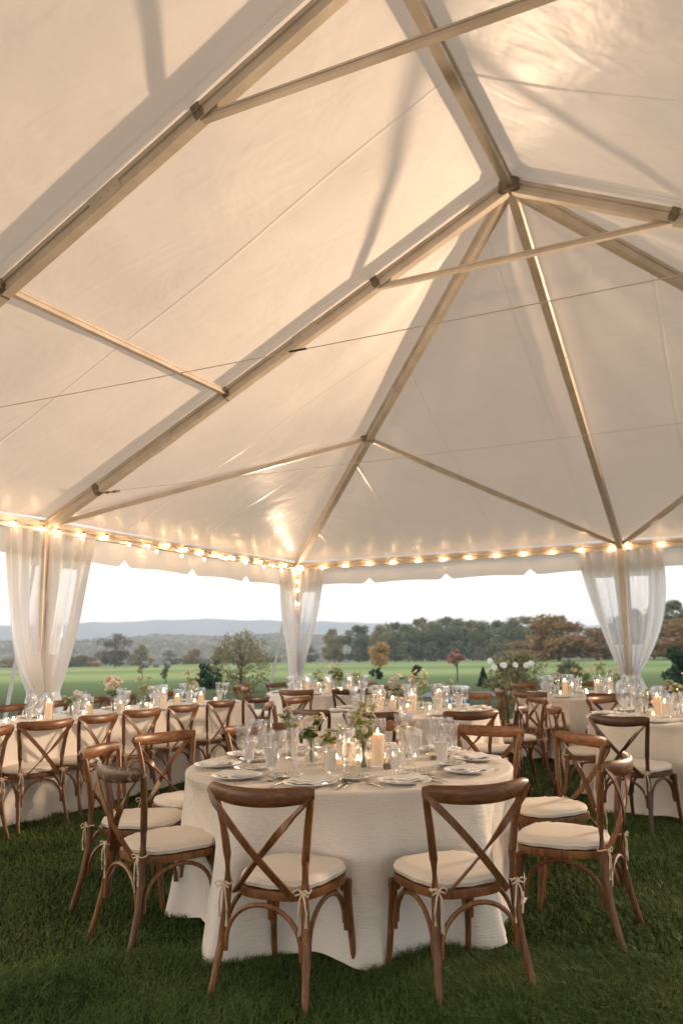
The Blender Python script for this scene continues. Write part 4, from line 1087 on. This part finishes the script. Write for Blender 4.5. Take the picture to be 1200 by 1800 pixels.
LM = {'green': leafmat('dark_leaves', [(.3, (.12, .135, .075)), (.7, (.24, .235, .12))], .35),
      'olive': leafmat('olive_leaves', [(.3, (.17, .16, .075)), (.7, (.36, .30, .15))], .35),
      'rust': leafmat('rust_leaves', [(.3, (.19, .12, .05)), (.7, (.40, .24, .11))], .4),
      'orange': leafmat('orange_leaves', [(.3, (.34, .21, .09)), (.7, (.58, .38, .18))], .8),
      'red': leafmat('red_leaves', [(.3, (.34, .17, .13)), (.7, (.50, .28, .21))], 1.5),
      'conifer': leafmat('conifer_needles', [(.3, (.02, .05, .03)), (.7, (.05, .09, .05))], 2),
      'grey': leafmat('grey_twigs', [(.3, (.13, .11, .085)), (.7, (.22, .185, .14))], .5)}
M['bark'] = noisy('bark', [(.3, (.06, .045, .035)), (.7, (.14, .11, .085))], 6, (1, 1, .3), .9, .5, .02)
def crown_mesh(h, w, n, leaf_s, seed, shape='round', clumps=26, base=.25):
    rs = np.random.RandomState(seed)
    if shape == 'cone':
        z = rs.rand(n)**1.35; rad = (1-z)*w/2*(.55+.45*rs.rand(n))*(1+.18*np.sin(z*38)); a_ = rs.rand(n)*2*PI
        c_ = np.stack([rad*np.cos(a_), rad*np.sin(a_), h*(.06+.94*z)], -1)
    else:
        cl = []
        for k in range(clumps):
            a_ = rs.rand()*2*PI; u = rs.rand(); zc = base+(1-base)*rs.rand()
            env = np.sin(PI*np.clip((zc-base)/(1-base)*.82+.14, 0, 1))**.6
            q = w/2*env*np.sqrt(u)*.85; cl.append((q*np.cos(a_), q*np.sin(a_), zc*h*.95, w*(.10+.10*rs.rand())))
        cl = np.array(cl); idx = rs.randint(0, clumps, n); d = rs.normal(size=(n, 3)); d /= np.linalg.norm(d, axis=1)[:, None]
        c_ = cl[idx, :3] + d*(cl[idx, 3]*(.45+.65*rs.rand(n)))[:, None]*np.array([1, 1, .85])
        c_[:, 2] = np.maximum(c_[:, 2], h*base*.5)
    s_ = leaf_s*(.6+.8*rs.rand(n)); u_ = rs.normal(size=(n, 3)); u_ /= np.linalg.norm(u_, axis=1)[:, None]; v_ = np.cross(u_, rs.normal(size=(n, 3))); v_ /= np.linalg.norm(v_, axis=1)[:, None]
    V = np.stack([c_-u_*s_[:, None], c_+v_*s_[:, None]*.6, c_+u_*s_[:, None], c_-v_*s_[:, None]*.6], 1).reshape(-1, 3)
    return V, np.arange(4*n).reshape(-1, 4), (cl if shape != 'cone' else None)
def make_tree(name, h, w, n, ls, lm, seed, shape='round', base=.25, clumps=26, limbs=9):
    t = thing(name, 'x', 'tree'); V, F, cl = crown_mesh(h, w, n, ls, seed, shape, clumps, base)
    np_mesh('crown', V, F, LM[lm], t)
    mb = MB(); r_ = random.Random(seed); tr = h*.022
    mb.tube([(0, 0, -.3), (.02*h, 0, h*base), (0, .02*h, h*.7), (0, 0, h*.93)], [tr*1.3, tr, tr*.5, tr*.1], 7)
    if cl is not None:
        for k in range(min(limbs, len(cl))):
            e_ = Vector(cl[k, :3]); z0 = min(e_.z*.75, h*(base+.1+.4*r_.random())); s0 = Vector((0, .01*h, z0)); mb.tube([s0, lerp(s0, e_, .55) + Vector((0, 0, -.03*h)), e_], [tr*.45, tr*.28, tr*.06], 5)
    mb.build('trunk', M['bark'], t); return t
def gz(x, y): return float(hgt(np.array([float(x)]), np.array([float(y)]))[0])
protos = {}
for k, (h, w, n, ls, base, cl) in {'green': (13, 11, 5200, .40, .12, 34), 'olive': (13, 10, 4200, .38, .14, 30), 'rust': (12, 10, 4000, .36, .14, 30), 'grey': (11, 10, 2600, .30, .15, 34)}.items():
    protos[k] = [Proto(make_tree('broadleaf_tree', h, w, n, ls, k, hash_ + len(k), base=base, clumps=cl)) for hash_ in (21, 47)]
ordn = ['first', 'second', 'third', 'fourth', 'fifth', 'sixth', 'seventh', 'eighth', 'ninth', 'tenth', 'eleventh', 'twelfth', 'thirteenth', 'fourteenth', 'fifteenth', 'sixteenth', 'seventeenth', 'eighteenth', 'nineteenth', 'twentieth', 'twenty first', 'twenty second', 'twenty third', 'twenty fourth']
cn = {'green': 'dark green', 'olive': 'olive green', 'rust': 'rust brown', 'grey': 'bare greyish'}
# right hand wood edge: (pixel column slope x/y, distance, kind, scale)
line = [(-.04, 285, 'grey', .6), (-.012, 272, 'olive', .85), (.018, 270, 'green', .95), (.045, 262, 'olive', .92), (.062, 285, 'green', 1.02), (.078, 262, 'green', .98), (.095, 275, 'olive', 1.12), (.110, 262, 'green', 1.0), (.125, 280, 'green', 1.22),
        (.140, 262, 'green', 1.02), (.156, 270, 'olive', 1.10), (.172, 250, 'green', .95), (.188, 262, 'green', 1.05), (.205, 240, 'green', 1.0), (.222, 262, 'olive', 1.1), (.243, 225, 'green', .9), (.262, 215, 'olive', .9), (.330, 190, 'green', .8), (.352, 180, 'green', .82), (.375, 170, 'olive', .85), (.40, 165, 'green', .85), (.43, 165, 'rust', .9)]
for i, (s_, D, k, sc) in enumerate(line):
    x, y = s_*D, D; pr = protos[k][i % 2]
    o = pr.put((x, y, gz(x, y)-.5), rnd.uniform(0, 6), f'{cn[k]} tree, {ordn[i]} from left along the wood edge behind the field', 'trees along the wood edge', cat='tree'); o.scale = (sc*1.05, sc*1.05, sc*rnd.uniform(.92, 1.06))
for i, (s_, D, k, sc, lab) in enumerate([(-.276, 255, 'grey', (1.25, .95), 'broad bare tree alone at the left behind the green field'), (-.245, 300, 'olive', .6, 'low olive tree right of the broad bare tree at left'), (-.21, 320, 'grey', .6, 'low bare tree behind the hay bales'),
        (-.18, 310, 'rust', .55, 'low rust tree left of the corner pole beyond the field'), (-.15, 305, 'grey', .6, 'greyish low tree behind the wispy olive tree'), (-.345, 330, 'rust', .5, 'low reddish tree beside left curtain beyond field'), (-.315, 320, 'green', .42, 'small dark tree left of the broad bare tree'), (-.11, 300, 'rust', .55, 'rust tree just left of the corner curtain'),
        (.258, 150, 'rust', (1.15, .78), 'big rust autumn tree left of the right tent pole'), (.305, 160, 'rust', (1.1, .55), 'rust tree half behind the left curtain of right pole'), (.222, 165, 'rust', (.95, .42), 'smaller rust tree left of the big rust autumn tree'), (.392, 150, 'rust', (1.2, .62), 'rust tree at the right photo edge past the curtain'), (.425, 140, 'rust', (1.2, .70), 'outermost rust tree past the right photo edge'), (.165, 235, 'grey', .42, 'small greyish tree before the wood edge'), (.195, 215, 'grey', .5, 'round greyish tree before the right part of the wood edge')]):
    x, y = s_*D, D; o = protos[k][i % 2].put((x, y, gz(x, y)-.4), rnd.uniform(0, 6), lab, 'field trees', cat='tree'); o.scale = (sc[0], sc[0], sc[1]) if isinstance(sc, tuple) else (sc*1.1, sc*1.1, sc)
for i in range(16):
    s_ = -.40 + .021*i + rnd.uniform(-.004, .004); D = 330 + rnd.uniform(-15, 25); x, y = s_*D, D
    if abs(s_+.276) < .02: continue
    k = ['rust', 'grey', 'olive', 'grey'][i % 4]
    o = protos[k][(i//2) % 2].put((x, y, gz(x, y)-1.2), rnd.uniform(0, 6), f'low {cn[k]} tree, {ordn[i]} from left in the hedgerow beyond the hay bales', 'hedgerow trees beyond the field', cat='tree')
    h_ = rnd.uniform(.42, .62); o.scale = (h_*1.9, h_*1.9, h_)
def single(name, lab, h, w, n, ls, lm, seed, x, y, cat='tree', **kw):
    t = make_tree(name, h, w, n, ls, lm, seed, **kw); t.location = (x, y, gz(x, y)-.02); tag(t, lab, cat); return t
single('young_tree', 'wispy olive young tree standing left of the far corner pole', 2.15, 2.4, 3000, .045, 'olive', 5, -3.75, 30, base=.06, clumps=44, limbs=26)
single('young_tree', 'small orange autumn tree in the field right of the corner pole', 2.75, 2.7, 3000, .10, 'orange', 6, 3.9, 90, base=.12, clumps=24)
single('young_tree', 'small reddish tree with a thin bare trunk near the drive', 1.55, .9, 900, .05, 'red', 7, 5.15, 38, base=.55, clumps=12, limbs=10)
single('conifer', 'small dark conifer right of the reddish tree', .72, .50, 1600, .05, 'conifer', 8, 5.35, 32, shape='cone', base=.1)
single('round_shrub', 'tiny dark shrub below the orange tree', .60, .8, 900, .05, 'conifer', 9, 1.75, 45, cat='shrub', base=.03, clumps=12)
single('round_shrub', 'tiny dark shrub left of the reddish tree', .75, .8, 900, .05, 'conifer', 10, 3.95, 45, cat='shrub', base=.03, clumps=12)
single('round_shrub', 'clipped dark round shrub right of the corner curtain', .60, 1.25, 1500, .05, 'conifer', 11, -.60, 45, cat='shrub', base=.02, clumps=14)
single('round_shrub', 'dark evergreen shrub left of the wispy olive tree', 1.25, 1.3, 2000, .05, 'conifer', 12, -5.5, 34, cat='shrub', base=.05, clumps=20)
single('round_shrub', 'dark green evergreen at the right photo edge beyond the curtain', 1.35, 1.2, 2600, .05, 'conifer', 13, 9.6, 24, cat='shrub', base=.05, clumps=26)
rb = single('flowering_bush', 'loose bush with white blooms left of the far right table', 1.22, 1.6, 4200, .034, 'olive', 14, 3.95, 19, cat='bush', base=.05, clumps=34)
single('flowering_bush', 'leafy bush low behind the far right table flowers', 1.0, 1.4, 2400, .04, 'green', 15, 5.0, 18.6, cat='bush', base=.05, clumps=24)
rr_ = random.Random(9)
for i in range(9):
    mb = MB(); petal_flower(mb, (0, 0, 0), (rr_.uniform(-1, 1), -1.2, .5), .07, 3, .9, rr_); a_ = rr_.uniform(-.8, .8)
    mb.build('blossom', M['petal'], rb, loc=(a_*.85, -.45+rr_.uniform(-.2, .2), 1.16-.6*abs(a_)*rr_.random()-.12*rr_.random()))
hb = noisy('hay_bale', [(.3, (.14, .14, .13)), (.7, (.24, .24, .22))], 3, rough=.9, bmp=.4)
for x, y, l in ((-47.9, 200, 'round grey hay bale nearest of three in the field'), (-50.4, 222, 'round grey hay bale, middle of three in the field'), (-46.2, 217, 'round grey hay bale, rightmost of three in the field')):
    mb = MB().tube([(-.75, 0, .8), (-.72, 0, .8), (.72, 0, .8), (.75, 0, .8)], [.7, .8, .8, .7], 18); o = mb.build('hay_bale', hb, None); o.location = (x, y, gz(x, y)); o.rotation_euler = (0, 0, .4); tag(o, l, 'hay bale', 'hay bales in the field')
for x, y, h, l in ((-8.6, 40, 1.1, 'thin bare sapling in the field left of the evergreen shrub'), (-14.6, 60, 1.2, 'tiny rust sapling in the field behind the white roses')):
    single('sapling', l, h, .7, 260, .045, 'grey' if x > -10 else 'rust', int(-x*7), x, y, base=.3, clumps=8)

# ------------------------------------------------------------------ lawn blades
rs = np.random.RandomState(2)
def blades(n, r0, r1, a0, a1, hs, w):
    r = np.sqrt(rs.rand(n)*(r1**2-r0**2)+r0**2); a_ = a0+(a1-a0)*rs.rand(n); x, y = r*np.cos(a_), r*np.sin(a_)
    cx = np.sin(x*3.1+1.3*np.sin(y*2.7))*np.sin(y*3.7+1.1*np.sin(x*2.1)); k = hs*(.40+.6*rs.rand(n)+.5*rs.rand(n)**4)*(1+.45*cx)
    d = rs.rand(n)*2*PI; lean = .25+.75*rs.rand(n); dx, dy = np.cos(d), np.sin(d); wx, wy = -dy*w, dx*w
    z0 = np.zeros(n)-.002
    P0 = np.stack([x-wx, y-wy, z0], -1); P1 = np.stack([x+wx, y+wy, z0], -1)
    mx_, my_ = x+dx*k*lean*.35, y+dy*k*lean*.35
    P2 = np.stack([mx_+wx*.8, my_+wy*.8, k*.6], -1); P3 = np.stack([mx_-wx*.8, my_-wy*.8, k*.6], -1)
    tx, ty = x+dx*k*lean, y+dy*k*lean; P4 = np.stack([tx+wx*.15, ty+wy*.15, k*(.95-.25*lean)], -1); P5 = np.stack([tx-wx*.15, ty-wy*.15, k*(.95-.25*lean)], -1)
    V = np.stack([P0, P1, P2, P3, P4, P5], 1).reshape(-1, 3); i = np.arange(n)[:, None]*6
    F = np.concatenate([i+np.array([[0, 1, 2, 3]]), i+np.array([[3, 2, 4, 5]])], 0); return V, F
a0, a1 = math.radians(58), math.radians(122)
parts_ = [blades(230000, 2.0, 4.2, a0, a1, .070, .0018), blades(190000, 4.2, 8, a0, a1, .052, .0028), blades(110000, 8, 19, math.radians(60), math.radians(120), .05, .006)]
V = []; F = []; o_ = 0
for v_, f_ in parts_: V.append(v_); F.append(f_+o_); o_ += len(v_)
m = bpy.data.materials.new('grass_blades'); m.use_nodes = True; nt = m.node_tree; b = nt.nodes['Principled BSDF']
v = coords(nt); n1_ = N(nt, 'ShaderNodeTexNoise', i_Scale=1.5, i_Detail=4); n2_ = N(nt, 'ShaderNodeTexNoise', i_Scale=90, i_Detail=2); nt.links.new(v, n1_.inputs['Vector']); nt.links.new(v, n2_.inputs['Vector'])
mm_ = N(nt, 'ShaderNodeMath', operation='MULTIPLY_ADD'); mm_.inputs[1].default_value = .45; nt.links.new(n1_.outputs[0], mm_.inputs[0]); m3_ = N(nt, 'ShaderNodeMath', operation='MULTIPLY'); m3_.inputs[1].default_value = .55
nt.links.new(n2_.outputs[0], m3_.inputs[0]); nt.links.new(m3_.outputs[0], mm_.inputs[2])
nt.links.new(ramp(nt, mm_.outputs[0], [(.34, (.030, .062, .018)), (.48, (.075, .130, .036)), (.58, (.14, .200, .060)), (.70, (.30, .30, .15))]), b.inputs['Base Color'])
b.inputs['Roughness'].default_value = .65; b.inputs['Specular IOR Level'].default_value = .12
go = np_mesh('lawn_grass', np.concatenate(V), np.concatenate(F), m); tag(go, 'short dark green lawn grass under the tables', 'grass', kind='stuff')

# ------------------------------------------------------------------ haze over the valley
hz = MB().box((0, 1900, 42), (11000, 6400, 204)).build('haze', None, None, False)
m = bpy.data.materials.new('valley_haze'); m.use_nodes = True; nt = m.node_tree; nt.nodes.clear()
pv = N(nt, 'ShaderNodeVolumePrincipled'); pv.inputs['Color'].default_value = (.80, .88, .99, 1); pv.inputs['Density'].default_value = .00030
oo = N(nt, 'ShaderNodeOutputMaterial'); nt.links.new(pv.outputs[0], oo.inputs['Volume']); hz.data.materials.append(m)
tag(hz, 'pale blue evening haze over the valley', 'haze', kind='stuff')
